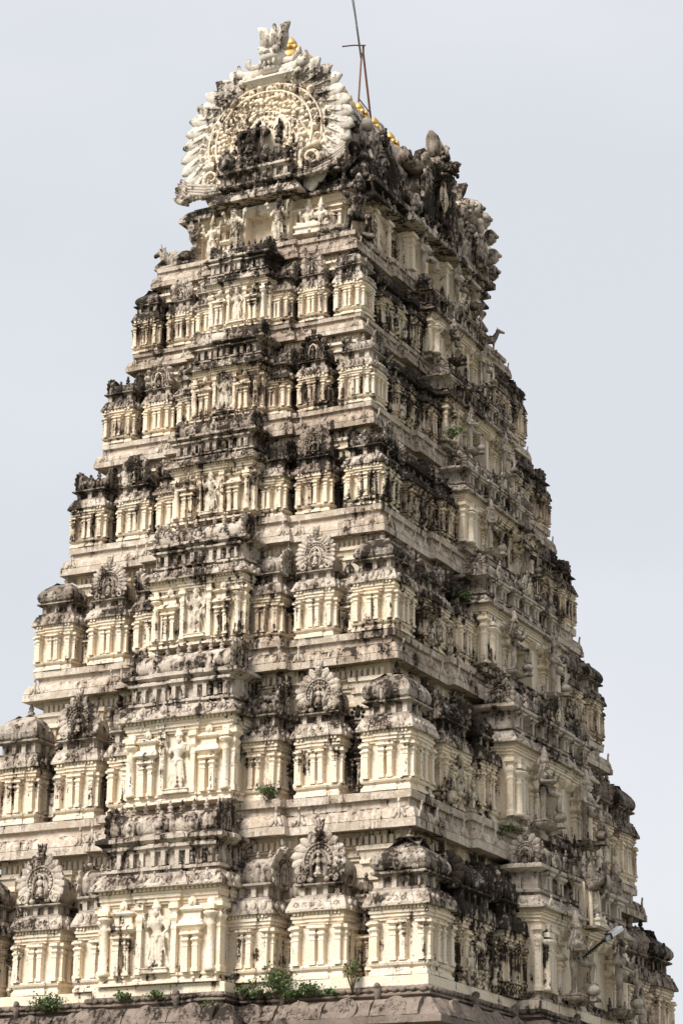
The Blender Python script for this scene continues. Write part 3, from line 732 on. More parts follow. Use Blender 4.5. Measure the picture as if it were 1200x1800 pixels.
for face in range(2):
    A.X = None if face == 0 else Matrix.Rotation(PI / 2, 4, 'Z')
    L, Y = (W, D) if face == 0 else (D, W)
    j, p = (1.7, .6) if face == 0 else (3.0, .6)
    x = -L
    while x < L:
        yy = -Y - .06 - (p if abs(x) < j else 0)
        A.blob((x, yy, zz - .09), (rd.uniform(.07, .12), .06, rd.uniform(.05, .075)), STONE, 6, 5)   # worn frieze of animals
        x += rd.uniform(.14, .24)
    n = int(2 * L / 1.05)
    for i in range(n):
        w = 2 * L / n; x = -L + w * (i + .5); yy = -Y - .02 - (p if abs(x) < j else 0)
        A.rings([[(x + sx * (w * .5 - .012), yy - o, zz + zv) for sx, o, zv in ((-1, .22, -.30), (1, .22, -.30), (1, .36, -.42), (1, .44, -.58), (1, .47, -.66), (-1, .47, -.66), (-1, .44, -.58), (-1, .36, -.42))],
                 [(x + sx * (w * .5 - .012), yy + .1, zz + zv) for sx, zv in ((-1, -.30), (1, -.30), (1, -.42), (1, -.58), (1, -.66), (-1, -.66), (-1, -.58), (-1, -.42))]], STONE)
        A.X, sv = (A.X or Matrix.Identity(4)) @ Matrix.Translation((x, yy - .41, zz - .5)) @ Matrix.Rotation(-.35, 4, 'X'), A.X
        A.ext([(.26 * math.cos(2 * PI * q / 18), .25 * math.sin(2 * PI * q / 18)) for q in range(18)][::-1], -.006, .08, STONE)
        for q in range(34):
            t = rd.uniform(0, 2 * PI); u = rd.uniform(.0, .25); A.blob((u * math.cos(t), -.004, u * math.sin(t)), (rd.uniform(.02, .045), .013, rd.uniform(.02, .045)), STONE, 5, 4)
        A.X = sv
        if i % 2: A.blob((x + w * .5, yy - .06, zz - .12), (.09, .09, .2), STONE, 7, 5); A.blob((x + w * .5, yy - .1, zz - .0), (.07, .07, .08), STONE, 6, 5)
    for i in range(int(L)):
        x = -L + .5 + 2 * i; pilaster(A, x, -Y + .35, .4, 2.2, zz - 1.0, .2, STONE)
A.X = None
link('stone_base', A.mesh('stone_base', .025, 1.3, 4), tower, None, (-.02, 0, 0))

# ------------------------------------------------------------------ neck storey and vaulted crown
zg = ZL[6]; zgc = 25.93 + ZO            # ledge top, crown eave
A = MB()
A.prof(rect(4.3, 7.9, 1, -2.15, -3.95), [(.1, zg - .3), (.1, zg + .12), (.02, zg + .14), (.02, zg + .2), (.06, zg + .22), (.06, zg + .28), (0, zg + .3), (0, zgc - .3), (.06, zgc - .28), (.06, zgc - .2), (.12, zgc - .18), (.12, zgc - .1), (.2, zgc - .06), (.2, zgc + .05)])
# short end: porch with a dark recess between two weathered guardians
for q in (-1, 1):
    A.box(q * .62 - .22, q * .62 + .22, -4.45, -3.9, zg + .1, zgc - .12)
    A.box(q * 1.0 - .2, q * 1.0 + .2, -4.2, -3.9, zg + .08, zg + .55); 
    A.prof(rect(.42, .3, 1, q * 1.02 - .21, -4.25), [(0, zg + .55), (.04, zg + .6), (.04, zg + .64), (0, zg + .66)])
    for e in (-1, 1): A.box(q * 1.02 + e * .15 - .06, q * 1.02 + e * .15 + .06, -4.22, -3.92, zg + .64, zg + .98)
    A.prof(rect(.42, .3, 1, q * 1.02 - .21, -4.25), [(0, zg + .95), (.1, zg + 1.0), (.1, zg + 1.03), (-.02, zg + 1.15)])
    for x in (1.45, 2.0): pilaster(A, q * x, -3.95, .2, zg + .3, zgc - .3, .08)
A.box(-.86, .86, -4.44, -3.9, zgc - .35, zgc - .08); A.box(-.4, .4, -4.1, -3.9, zg + .1, zgc - .3)
A.prof(rect(1.9, .7, 1, -.95, -4.5), [(-.05, zg - .05), (.05, zg), (.05, zg + .1), (-.05, zg + .14)], TRIM)
A.X = Matrix.Rotation(PI / 2, 4, 'Z')
for y in (-3.7, -3.2, -2.2, -1.7, 1.7, 2.2, 3.2, 3.7): pilaster(A, y, -2.15, .22, zg + .3, zgc - .25, .08)
for q in (-1, 1):
    A.box(q * 1.05 - .5, q * 1.05 + .5, -2.75, -2.1, zg + .1, zgc - .14); A.box(q * 2.75 - .5, q * 2.75 + .5, -2.5, -2.1, zg + .1, zgc - .1)
    for e in (-1, 1): pilaster(A, q * 1.05 + e * .38, -2.75, .18, zg + .2, zgc - .2, .08); pilaster(A, q * 2.75 + e * .4, -2.5, .16, zg + .2, zgc - .2, .08)
A.box(-.6, .6, -2.7, -2.1, zgc - .4, zgc - .15)
A.X = None
neckst = link('neck_storey', A.mesh('neck_storey', .01, 1.5, 3), tower, None, (.0, .03, 0))
B = MB()
gp = [(-2.15, -3.95), (-.95, -3.95), (-.95, -4.5), (.95, -4.5), (.95, -3.95), (2.15, -3.95), (2.15, -3.3), (2.5, -3.3), (2.5, -2.2), (2.15, -2.2), (2.15, -1.6), (2.8, -1.6), (2.8, 1.6), (2.15, 1.6), (2.15, 2.2), (2.5, 2.2), (2.5, 3.3), (2.15, 3.3), (2.15, 3.95), (-2.15, 3.95)]
B.prof(sub(gp, .4), [(.05, zgc + .0), (.3, zgc - .03), (.34, zgc - .02), (.34, zgc + .06), (.28, zgc + .14), (.2, zgc + .26), (.14, zgc + .34), (.05, zgc + .36), (.05, zgc + .42), (-.3, zgc + .46)], TRIM)
rd = random.Random(8)
for f in range(2):
    B.X = None if f == 0 else Matrix.Rotation(PI / 2, 4, 'Z')
    n = 13 if f == 0 else 22
    for i in range(n):
        L = 4.4 if f == 0 else 8.; x = -L / 2 + L * (i + .5) / n
        if f == 0: y = -4.78 if abs(x) < 1. else -4.22
        else: y = -3.08 if abs(x) < 1.6 else (-2.78 if 2.2 < abs(x) < 3.3 else -2.42)
        kudu(B, x, y + .02, zgc + .02, .3 * rd.uniform(.8, 1.1), TRIM, rd.randint(0, 2))
B.X = None
link('eave', B.mesh('eave', .016, 2., 6), neckst, None, (.14, .05, 0))

A = MB()                                  # ribbed vault
pr = []
for i in range(29):
    a = R(-34) + (PI + 2 * R(34)) * i / 28
    pr.append((math.cos(a) * 2.15, math.sin(a) * 2.2))
VC = 27.75 + ZO
NN = 90
rs = []
for k in range(NN + 1):
    y = -4.1 + 8.2 * k / NN; m = 1 + .012 * math.cos(2 * PI * k / 5)
    rs.append([(u * m, y, VC + v * m) for u, v in pr])
A.rings([[p for p in r_] for r_ in rs], ROOF, True)
A.box(-.28, .28, -3.9, 3.9, VC + 2.1, VC + 2.31, TRIM)
A.prof(rect(.56, 7.8, 1, -.28, -3.9), [(.1, VC + 2.3), (.1, VC + 2.42), (.0, VC + 2.48)], TRIM)
vault = link('vaulted_roof', A.mesh('vaulted_roof', .02, 1.4, 5), tower, None, (.03, .05, 0))

def great_gable():
    """the big peacock-tail horseshoe at the short end, facing -y"""
    A, S, L, KL, KR = MB(), MB(), MB(), MB(), MB()
    x, z, y = .05, 27.72 + ZO, -4.32
    RX, RZ = 2.12, 1.98
    a0, a1 = R(-46), R(226); N = 40
    rd = random.Random(4)
    def P(k, a): return (x + RX * k * math.cos(a), z + RZ * k * math.sin(a))
    for k, f, b in ((.92, .1, .6), (.80, .02, .3), (.62, -.05, .2), (.47, -.1, .1)):
        A.ext([P(k, a0 + (a1 - a0) * i / N) for i in range(N + 1)][::-1], y + f, y + b, WALL)
    n = 31
    for i in range(n):                    # overlapping flame leaves of the rim
        a = a0 + .04 + (a1 - a0 - .08) * i / (n - 1); q = 1 if a < PI / 2 else -1
        if abs(a - PI / 2) < .3: continue
        K = KR if q > 0 else KL
        px, pz = P(.80, a); t = a - q * (.62 - .25 * max(0, math.sin(a)) ** 3)
        dx, dz = math.cos(t), math.sin(t); Lf = rd.uniform(.86, .94) * (1 if a > -.3 and a < PI + .3 else .72) * (1.12 if .7 < a < 1.5 else 1)
        leaf(K, (px, y + .06, pz), (dx, 0, dz), (0, -1, 0), Lf, .25, .13, PALE, .1)
        K.tube([(px + dx * Lf * u, y - .075 + .14 * u * u, pz + dz * Lf * u) for u in (.15, .4, .65, .9)], [.03, .03, .025, .012], 5, PALE)
        for e in (-1, 1):
            for k in range(4):
                u = .2 + .17 * k
                K.tube([(px + dx * Lf * u, y - .075 + .14 * u * u, pz + dz * Lf * u), (px + dx * Lf * (u + .12) - e * dz * .11, y - .03 + .14 * u * u, pz + dz * Lf * (u + .12) + e * dx * .11)], [.016, .012], 4, PALE)
    for k, yy, r0, n in ((.84, .0, .125, 26), (.715, -.07, .10, 28), (.63, -.1, .06, 46), (.555, -.13, .075, 34), (.48, -.15, .055, 40), (.41, -.13, .06, 32), (.34, -.12, .05, 30), (.27, -.11, .05, 24), (.2, -.11, .05, 16)):
        for i in range(n):
            a = a0 + .06 + (a1 - a0 - .12) * (i + .5) / n; kk = k + rd.uniform(-.028, .028); px, pz = P(kk, a + rd.uniform(-.03, .03))
            A.blob((px, y + yy, pz), (r0 * rd.uniform(.6, 1.3), r0 * rd.uniform(.6, 1.1), r0 * rd.uniform(.6, 1.3)), WALL, 8, 6)
            if r0 > .09:
                A.blob((px, y + yy - r0 * .8, pz), r0 * .42, WALL, 6, 4)
                for w in range(3): A.blob((px + rd.uniform(-.1, .1), y + yy + .03, pz + rd.uniform(-.1, .1)), r0 * .55, WALL, 6, 4)
    for k in (.775, .66, .37): A.tube([(P(k, a0 + (a1 - a0) * i / N)[0], y - (.06 if k > .7 else .12), P(k, a0 + (a1 - a0) * i / N)[1]) for i in range(N + 1)], .035, 6, WALL)
    for q in (-1, 1):                     # volutes and scrolling foliage at the feet
        sx, sz = x + q * 1.42, z - .92
        pts, rr = [], []
        for i in range(24):
            b = i / 23 * 2 * PI * 1.6 + PI * .35; sr = .40 * (1 - i / 27); pts.append((sx + q * sr * math.cos(b), y - .17 - i * .006, sz + sr * math.sin(b) * 1.05)); rr.append(.115 - .0042 * i)
        A.tube(pts, rr, 8, WALL)
        for i in range(60):
            u = rd.uniform(0, 1); px = x + q * (.95 + u * 1.35); pz = zgc + .42 + rd.uniform(0, .42) * (1 - .3 * u)
            A.blob((px, y - .12 - rd.uniform(0, .12), pz), (rd.uniform(.05, .12), .08, rd.uniform(.04, .09)), TRIM, 6, 5, Matrix.Rotation(rd.uniform(-1, 1), 3, 'Y'))
        for k in range(4):
            A.tube([(x + q * (.9 + .05 * k), y - .24, zgc + .42 + .07 * k), (x + q * 1.6, y - .26, zgc + .45 + .08 * k), (x + q * 2.1, y - .24, zgc + .6 + .08 * k), (x + q * 2.4, y - .16, zgc + .92 + .06 * k)], [.05, .06, .05, .03], 6, TRIM)
        for i in range(4): leaf(A, (x + q * 2.2, y - .1, zgc + .38 + .08 * i), (q, -.1, .5 + .3 * i), (0, -1, .2), .42, .09, .08, TRIM, .3)
    # oval medallion beside the canopied seat
    A.ext([(x + .5 + .2 * math.cos(2 * PI * i / 18), z + .15 + .4 * math.sin(2 * PI * i / 18)) for i in range(18)][::-1], y - .16, y, WALL)
    figurine(S, x + .5, y - .2, z - .12, .52, ROOF)
    S.prof(rect(2.0, .5, 1, -1.0, y - .45), [(0, zgc + .36), (.04, zgc + .4), (.04, zgc + .46), (-.05, zgc + .5), (-.05, zgc + .66), (.02, zgc + .7), (.1, zgc + .76), (.1, zgc + .82), (-.05, zgc + .86)], TRIM)
    for i in range(7): S.box(-.92 + i * .3 - .05, -.92 + i * .3 + .05, y - .46, y - .2, zgc + .48, zgc + .68, TRIM)
    barrel_x(S, -.85, .85, y - .15, zgc + .85, .2, .9, ROOF)
    for i, u in enumerate((-.85, -.5, -.1, .3, .62, .88)): kudu(S, u, y - .40, zgc + .82, (.62, .45, .4, .5, .7, .5)[i], ROOF, i)
    S.prof(rect(.6, .34, 1, -.47, y - .36), [(0, zgc + 1.1), (.04, zgc + 1.16), (.04, zgc + 1.24), (-.03, zgc + 1.27)], ROOF)
    figurine(S, -.2, y - .42, zgc + 1.26, .62, ROOF); S.cap((-.2, y - .3, zgc + 1.4), (-.2, y - .3, zgc + 1.8), .17, .15, 8, ROOF)
    for q, hh in ((-1, 1.9), (1, 1.96)): S.tube([(-.19 + q * .33, y - .34, zgc + 1.0), (-.19 + q * .31, y - .36, zgc + 1.4), (-.19 + q * .34, y - .33, zgc + 1.7), (-.19 + q * .32, y - .33, zgc + hh)], [.09, .06, .07, .055], 7, ROOF)
    S.prof(rect(.8, .4, 1, -.58, y - .38), [(-.06, zgc + 1.86), (.02, zgc + 1.9), (.02, zgc + 1.97), (-.1, zgc + 2.05), (-.2, zgc + 2.1)], ROOF)
    for i in range(26): S.blob((-.19 + rd.uniform(-.48, .48), y - rd.uniform(.28, .42), zgc + rd.uniform(1.2, 2.1)), (rd.uniform(.04, .09), .07, rd.uniform(.04, .1)), ROOF, 6, 5)
    for i in range(22): S.blob((rd.uniform(-.95, .95), y - .42, zgc + rd.uniform(.85, 1.15)), (rd.uniform(.05, .11), .09, rd.uniform(.05, .13)), ROOF, 6, 5)
    L.prof(rect(1.25, .5, 1, -.42, y - .14), [(-.1, z + 1.5), (.0, z + 1.58), (.1, z + 1.66), (.1, z + 1.72), (-.05, z + 1.8), (-.1, z + 1.95)], PALE)
    lion(L, .2, y + .05, z + 1.84, 1.5, PALE)
    for q in (-1, 1):
        L.tube([(.2 + q * .3, y + .1, z + 1.95), (.2 + q * .66, y + .02, z + 1.9), (.2 + q * 1.0, y - .02, z + 2.06), (.2 + q * .98, y - .02, z + 2.3)], [.18, .17, .13, .04], 8, PALE)
        for i in range(5): L.blob((.2 + q * (.35 + .12 * i), y - .12, z + 1.72 + rd.uniform(-.08, .1)), (.1, .1, .12), PALE, 6, 5)
    return A, S, L, KL, KR
ga, gs, gl, gkl, gkr = great_gable()
gab = link('great_gable', ga.mesh('great_gable', .011, 3., 7), tower, None, (.1, .06, 0))
link('flame_rim', gkl.mesh('flame_rim', .012, 3., 9), gab, None, (.06, -.06, 0)); link('flame_rim', gkr.mesh('flame_rim', .012, 3., 9), gab, None, (-.12, -.16, 0))
link('canopied_seat', gs.mesh('canopied_seat', .015, 3., 8), gab, None, (.16, .12, 0))
link('lion_crest', gl.mesh('lion_crest', .01, 3., 9), gab, None, (.0, .0, 0))
# far gable of the vault
A = MB(); A.X = Matrix.Translation((0, 4.1, 25.95 + ZO)) @ Matrix.Rotation(PI, 4, 'Z')
horseshoe(A, 0, -.3, .1, 2.6, .5, TRIM, 23, TRIM, 3, 0, True); A.X = None
link('great_gable', A.mesh('great_gable_far', .015, 3., 1), tower, None, (.1, .05, 0))
# dormers on the long slope
A = MB(); A.X = Matrix.Translation((2.75, 0, zgc + .4)) @ Matrix.Rotation(PI / 2, 4, 'Z')
horseshoe(A, 0, -.25, 0, 1.18, .42, TRIM, 19, ROOF, 2, 0, False)
barrel_y(A, 0, 0, 2.4, .1, 1.05, 1.0, TRIM)
LC = MB(); LC.X = A.X @ Matrix.Diagonal((1.4, 1.5, 1., 1.)); lion(LC, 0, -.1, 1.5, 1.3, TRIM)
for q in (-1, 1):
    LC.tube([(q * .2, .05, 1.7), (q * .55, .1, 1.62), (q * .9, .15, 1.72), (q * 1.0, .15, 2.0)], [.2, .2, .15, .05], 8, TRIM)
A.blob((-.05, -.34, 1.05), (.24, .08, .5), WALL, 12, 8)
link('dormer', A.mesh('dormer', .02, 3., 2), tower, None, (.12, .1, 0))
link('lion_crest', LC.mesh('lion_crest_far', .015, 3., 5), bpy.data.objects['dormer'], None, (.0, .1, 0))
A = MB(); A.X = Matrix.Translation((2.5, 2.75, zgc + .35)) @ Matrix.Rotation(PI / 2, 4, 'Z')
horseshoe(A, 0, -.2, 0, 1.15, .4, TRIM, 11, ROOF, 2, 3, False); barrel_y(A, 0, 0, 1.5, .1, .9, 1.0, ROOF)
for i in range(9):
    a = R(-20) + R(220) * i / 8
    A.blob((1.12 * math.cos(a), -.3, .85 + 1.12 * math.sin(a)), (.2, .22, .24), TRIM, 8, 6)
    A.blob((1.12 * math.cos(a), -.52, .85 + 1.12 * math.sin(a) - .02), (.07, .07, .06), TRIM, 6, 5)
figurine(A, 0, -.4, .1, 1.5, TRIM)
link('dormer', A.mesh('dormer_heads', .02, 3., 3), tower, None, (.1, .08, 0))
A = MB(); A.X = Matrix.Translation((2.45, -2.75, zgc + .35)) @ Matrix.Rotation(PI / 2, 4, 'Z')
horseshoe(A, 0, -.2, 0, .98, .36, ROOF, 15, ROOF, 6, 0, True); barrel_y(A, 0, 0, 1.6, .1, .8, 1.0, ROOF)
for i in range(40):
    A.blob((RD.uniform(-1.2, 1.9), RD.uniform(.0, .5), RD.uniform(.1, 1.9)), (RD.uniform(.08, .2), .16, RD.uniform(.08, .22)), ROOF, 7, 5)
link('dormer', A.mesh('dormer_small', .02, 3., 4), tower, None, (.22, .1, 0))
A = MB()
rd = random.Random(21)
for i in range(150):                        # sculpted foliage on the long eave
    y = rd.uniform(-3.9, 3.9)
    xo = 2.95 if abs(y) < 1.7 else 2.5
    A.blob((xo - rd.uniform(0, .35), y, zgc + .4 + rd.uniform(0, .55)), (rd.uniform(.07, .17), rd.uniform(.08, .18), rd.uniform(.08, .22)), ROOF, 7, 5)
for y in (-3.75, -1.75, 1.75, 3.9): figurine(A, 2.55, y, zgc + .4, 1.15, ROOF)
A.box(2.2, 2.9, -3.8, 3.8, zgc + .3, zgc + .45, ROOF)
link('foliage_frieze', A.mesh('foliage_frieze', .025, 5., 4), tower, None, (.14, .1, 0))

# ------------------------------------------------------------------ gilded finials on the ridge
KS = [-2.95, -1.95, -.95, .05, 1.05, 2.05, 3.05]
def gold_parts():
    a, b = MB(), MB()
    a.lathe((0, 0), [(.26, 0), (.3, .05), (.22, .1), (.12, .14), (.16, .2), (.33, .32), (.37, .46), (.33, .6), (.2, .7), (.12, .74), (.2, .8), (.2, .85), (.11, .9)], 16, GOLD)
    for i in range(9):
        t = 2 * PI * i / 9; a.blob((.27 * math.cos(t), .27 * math.sin(t), .18), (.09, .09, .12), GOLD, 6, 5)
        a.blob((.2 * math.cos(t), .2 * math.sin(t), .78), (.06, .06, .09), GOLD, 6, 5)
    b.lathe((0, 0), [(.1, .88), (.13, .94), (.13, 1.0), (.09, 1.08), (.03, 1.16), (.012, 1.2)], 12, GOLD)
    return a.mesh('vase', 0), b.mesh('spire', 0)
va, sp = gold_parts()
GL = ['gilded pot finial just behind the lion crest of the great gable', 'gilded pot finial peeping over the gable rim, next after the one behind the lion crest',
      'gilded pot finial over the leafy rim, third from the lion crest', 'gilded pot finial half hidden by the gable rim just before the mast',
      'gilded pot finial between the feet of the rusty mast', 'gilded pot finial on the ridge just past the rusty mast', 'last gilded pot finial of the ridge, beyond the mast beside dark carvings']
for i, y in enumerate(KS):
    o = bpy.data.objects.new('gilded_finial', None); C.objects.link(o); o.location = (0, y, VC + 2.46); o.scale = (1.15, 1.15, 1.)
    tag(o, GL[i], 'finial', 'gilded pot finials along the ridge')
    link('vase', va, o); link('spire', sp, o)

# ------------------------------------------------------------------ mast
o = bpy.data.objects.new('mast', None); C.objects.link(o); o.location = (0, 1.4, VC + 2.4)
tag(o, 'grey pole on two rusty iron legs standing among the gilded finials', 'mast')
def m1(nm, pts, r, mat, n=6):
    a = MB(); a.tube([(p[0], p[1] - 1.4, p[2] + ZO - VC - 2.4) for p in pts], r, n, mat); link(nm, a.mesh(nm, 0), o)
m1('leg', [(0, .96, 30.0), (0, 1.0, 31.1), (0, 1.2, 33.0)], .026, RUST)
m1('leg', [(0, 2.02, 30.0), (0, 1.9, 30.9), (0, 1.3, 33.05), (0, 1.3, 33.3)], .034, RUST)
m1('brace', [(0, 1.02, 31.5), (0, 1.72, 31.4)], .018, RUST)
m1('cross_bar', [(0, .02, 32.62), (0, .7, 33.0), (0, 1.42, 33.36)], .022, RUST)
m1('pole', [(0, 1.17, 32.85), (0, .64, 34.4), (0, .3, 35.4), (0, .1, 36.0)], .03, STEEL, 8)
m1('wire', [(0, 1.1, 33.0), (0, .9, 33.6), (0, .5, 34.5), (0, .05, 35.4)], .012, STEEL, 5)

# ------------------------------------------------------------------ sculpted figures
def remeshed(mb, name, voxel, smooth=2, mat=FIG):
    me = mb.mesh(name + '_raw', 0); o = bpy.data.objects.new(name, me); C.objects.link(o)
    m = o.modifiers.new('r', 'REMESH'); m.mode = 'VOXEL'; m.voxel_size = voxel; m.use_smooth_shade = True
    q = o.modifiers.new('s', 'SMOOTH'); q.iterations = smooth; q.factor = .4
    dg = bpy.context.evaluated_depsgraph_get(); dg.update()
    out = bpy.data.meshes.new_from_object(o.evaluated_get(dg)); out.name = name
    out.materials.clear(); out.materials.append(MATS[mat])
    bpy.data.objects.remove(o); bpy.data.meshes.remove(me)
    return out
def hand(mb, wr, d, side, s=1., curl=.5):
    """palm, four fingers of unequal length and a thumb from the side of the palm"""
    wr = Vector(wr); d = Vector(d).normalized(); n = Vector((0, -1, .15)); 
    if abs(d.dot(n)) > .9: n = Vector((0, 0, 1))
    a = d.cross(n).normalized(); n = a.cross(d).normalized()
    pc = wr + d * .05 * s; mb.cap(wr, wr + d * .075 * s, .03 * s, .042 * s, 7)
    for i, L in enumerate((.07, .085, .08, .06)):
        b = wr + d * .09 * s + a * (i - 1.5) * .024 * s; k = b + d * L * .6 * s + n * .01 * s; e = k + (d * (1 - curl) + n * curl).normalized() * L * .55 * s
        mb.cap(b, k, .0125 * s, .0115 * s, 5); mb.cap(k, e, .0115 * s, .01 * s, 5)
    t0 = wr + d * .03 * s + a * side * .035 * s; t1 = t0 + (d * .5 + a * side * .8).normalized() * .06 * s
    mb.cap(t0, t1, .014 * s, .012 * s, 5); mb.cap(t1, t1 + d * .035 * s, .012 * s, .01 * s, 5)
def body(mb, J, dhoti=True, crown=.42, turn=0.):
    """a sculpted deity, about 1.6 m to the brow plus a tall crown; J holds joint positions"""
    V = lambda k: Vector(J[k])
    pel, ch, nk, hd = V('pel'), V('ch'), V('nk'), V('hd')
    mb.blob(pel, (.19, .14, .14), 0, 12, 9); mb.cap(pel, pel.lerp(ch, .5), .15, .125, 12); mb.cap(pel.lerp(ch, .45), ch, .125, .165, 12)
    mb.blob(ch, (.21, .14, .17), 0, 12, 9); mb.blob(ch + Vector((-.085, -.085, .03)), (.085, .07, .075), 0, 8, 6); mb.blob(ch + Vector((.085, -.085, .03)), (.085, .07, .075), 0, 8, 6)
    mb.cap(V('sl'), V('sr'), .085, .085, 10); mb.cap(ch, nk, .11, .062, 10); mb.cap(nk, hd, .06, .065, 10)
    mb.blob(hd, (.098, .115, .135), 0, 12, 10)
    RT = Matrix.Rotation(turn, 3, 'Z')
    def hp(x, y, z): return hd + RT @ Vector((x, y, z))
    mb.cap(hp(0, -.108, .03), hp(0, -.135, -.025), .014, .024, 6); mb.blob(hp(0, -.104, -.062), (.036, .022, .013), 0, 7, 5); mb.blob(hp(0, -.09, -.105), (.04, .035, .03), 0, 7, 5)
    for q in (-1, 1):
        mb.blob(hp(q * .04, -.1, .018), (.022, .014, .012), 0, 7, 5); mb.cap(hp(q * .02, -.105, .048), hp(q * .068, -.09, .045), .012, .009, 5)
        mb.blob(hp(q * .105, 0, -.02), (.02, .035, .06), 0, 7, 6); mb.blob(hp(q * .125, 0, -.1), (.03, .03, .045), 0, 7, 6)
        mb.blob(hp(q * .05, -.08, -.04), (.035, .03, .035), 0, 7, 5)
    lv = [(.115, .07), (.135, .09), (.12, .13), (.125, .16), (.1, .2), (.108, .24), (.085, .3), (.09, .33), (.06, .4), (.065, .43), (.03, .49), (.012, .53)]
    c0 = hd + Vector((0, .01, 0)); k = crown / .42
    mb.lathe((c0.x, c0.y), [(r, c0.z + (z - .07) * k + .07) for r, z in lv], 12)
    for i in range(7):
        a = PI + PI * i / 6; mb.blob((c0.x + .13 * math.cos(a), c0.y + .13 * math.sin(a), c0.z + .12), (.025, .025, .05), 0, 6, 5)
    for i in range(9):                    # necklace and girdle
        a = PI + PI * i / 8; mb.blob((ch.x + .15 * math.cos(a), ch.y - .01 + .15 * math.sin(a), ch.z + .1 - .07 * math.sin(-a) ** 2), .024, 0, 6, 5)
        mb.blob((pel.x + .19 * math.cos(a), pel.y + .15 * math.sin(a), pel.z + .03), (.035, .03, .035), 0, 6, 5)
    mb.blob(pel + Vector((0, -.15, -.06)), (.05, .035, .1), 0, 7, 6)
    for sd, q in (('l', -1), ('r', 1)):
        h, kn, an, toe = V('h' + sd), V('k' + sd), V('a' + sd), V('t' + sd)
        mb.cap(h, kn, .115, .078, 11); mb.blob(kn, .082, 0, 9, 7); mb.cap(kn, kn.lerp(an, .4), .074, .072, 10); mb.cap(kn.lerp(an, .35), an, .073, .046, 10)
        mb.cap(an, toe, .05, .045, 8); mb.blob(toe + Vector((0, -.0, -.01)), (.055, .06, .03), 0, 8, 5)
        for i in range(8):
            a = 2 * PI * i / 8; mb.blob(an + Vector((.055 * math.cos(a), .055 * math.sin(a), .04)), .018, 0, 5, 4)
        if dhoti:
            for i in range(6):
                f = (i + .5) / 6; c = h.lerp(an, f); mb.cap(c + Vector((-.08, -.06, .02)), c + Vector((.08, -.06, -.02)), .02, .02, 5)
    if dhoti:
        for q in (-1, 1): mb.cap(pel + Vector((q * .17, -.02, -.02)), pel + Vector((q * .27, -.02, -.6)), .04, .02, 6)
        mb.cap(pel + Vector((0, -.1, -.1)), pel + Vector((0, -.06, -.72)), .05, .03, 6)
    for nm, s0 in J['arms']:
        s = V(s0); e, w, d = [Vector(t) for t in nm]
        mb.cap(s, e, .066, .052, 9); mb.blob(e, .054, 0, 8, 6); mb.cap(e, w, .05, .034, 9); mb.blob(s.lerp(e, .45), (.078, .078, .035), 0, 8, 5)
        mb.blob(e.lerp(w, .85), .044, 0, 7, 5); hand(mb, w, d, 1 if s0 == 'sl' else -1, 1.15)
def deity(var):
    mb = MB()
    sw = .03 * (1, -1, 0)[var % 3]
    J = dict(pel=(sw, 0, .87), ch=(-sw, -.02, 1.2), nk=(-sw, -.01, 1.4), hd=(-sw, -.03, 1.53), sl=(-.2 - sw, 0, 1.34), sr=(.2 - sw, 0, 1.34),
             hl=(-.1 + sw, 0, .84), hr=(.1 + sw, 0, .84), kl=(-.1 + sw, -.05, .47), kr=(.11, -.03, .47), al=(-.1, 0, .09), ar=(.12, 0, .09), tl=(-.14, -.17, .04), tr=(.16, -.17, .04))
    J['arms'] = [(((-.36, .02, 1.17), (-.42, -.06, 1.44), (-.1, 0, 1)), 'sl'), (((.36, .02, 1.17), (.42, -.06, 1.44), (.1, 0, 1)), 'sr'),
                 (((-.32, -.03, 1.06), (-.27, -.24, 1.14), (0, -.3, 1)), 'sl'), (((.32, -.02, 1.05), (.25 if var != 1 else .3, -.18, .92 if var != 1 else 1.15), (.1, -.2, -1 if var != 1 else 1)), 'sr')]
    body(mb, J, True, .46)
    for q in (-1, 1):
        c = Vector((q * .47, -.06, 1.62))
        if q < 0:
            mb.lathe((c.x, c.y), [(.02, c.z - .1), (.09, c.z - .04), (.11, c.z + .03), (.05, c.z + .1), (.015, c.z + .16)], 8)
        else:
            mb.blob(c, (.12, .05, .12), 0, 10, 7)
    mb.prof(rect(.9, .4, 1, -.45, -.25), [(0, -.12), (0, -.06), (-.05, -.05), (-.05, -.01), (.0, .0), (0, .03), (-.03, .04)])
    mb.box(-.45, .45, .02, .14, .0, 1.5) if var == 9 else None
    return remeshed(mb, 'figure', .02, 2, FIG)
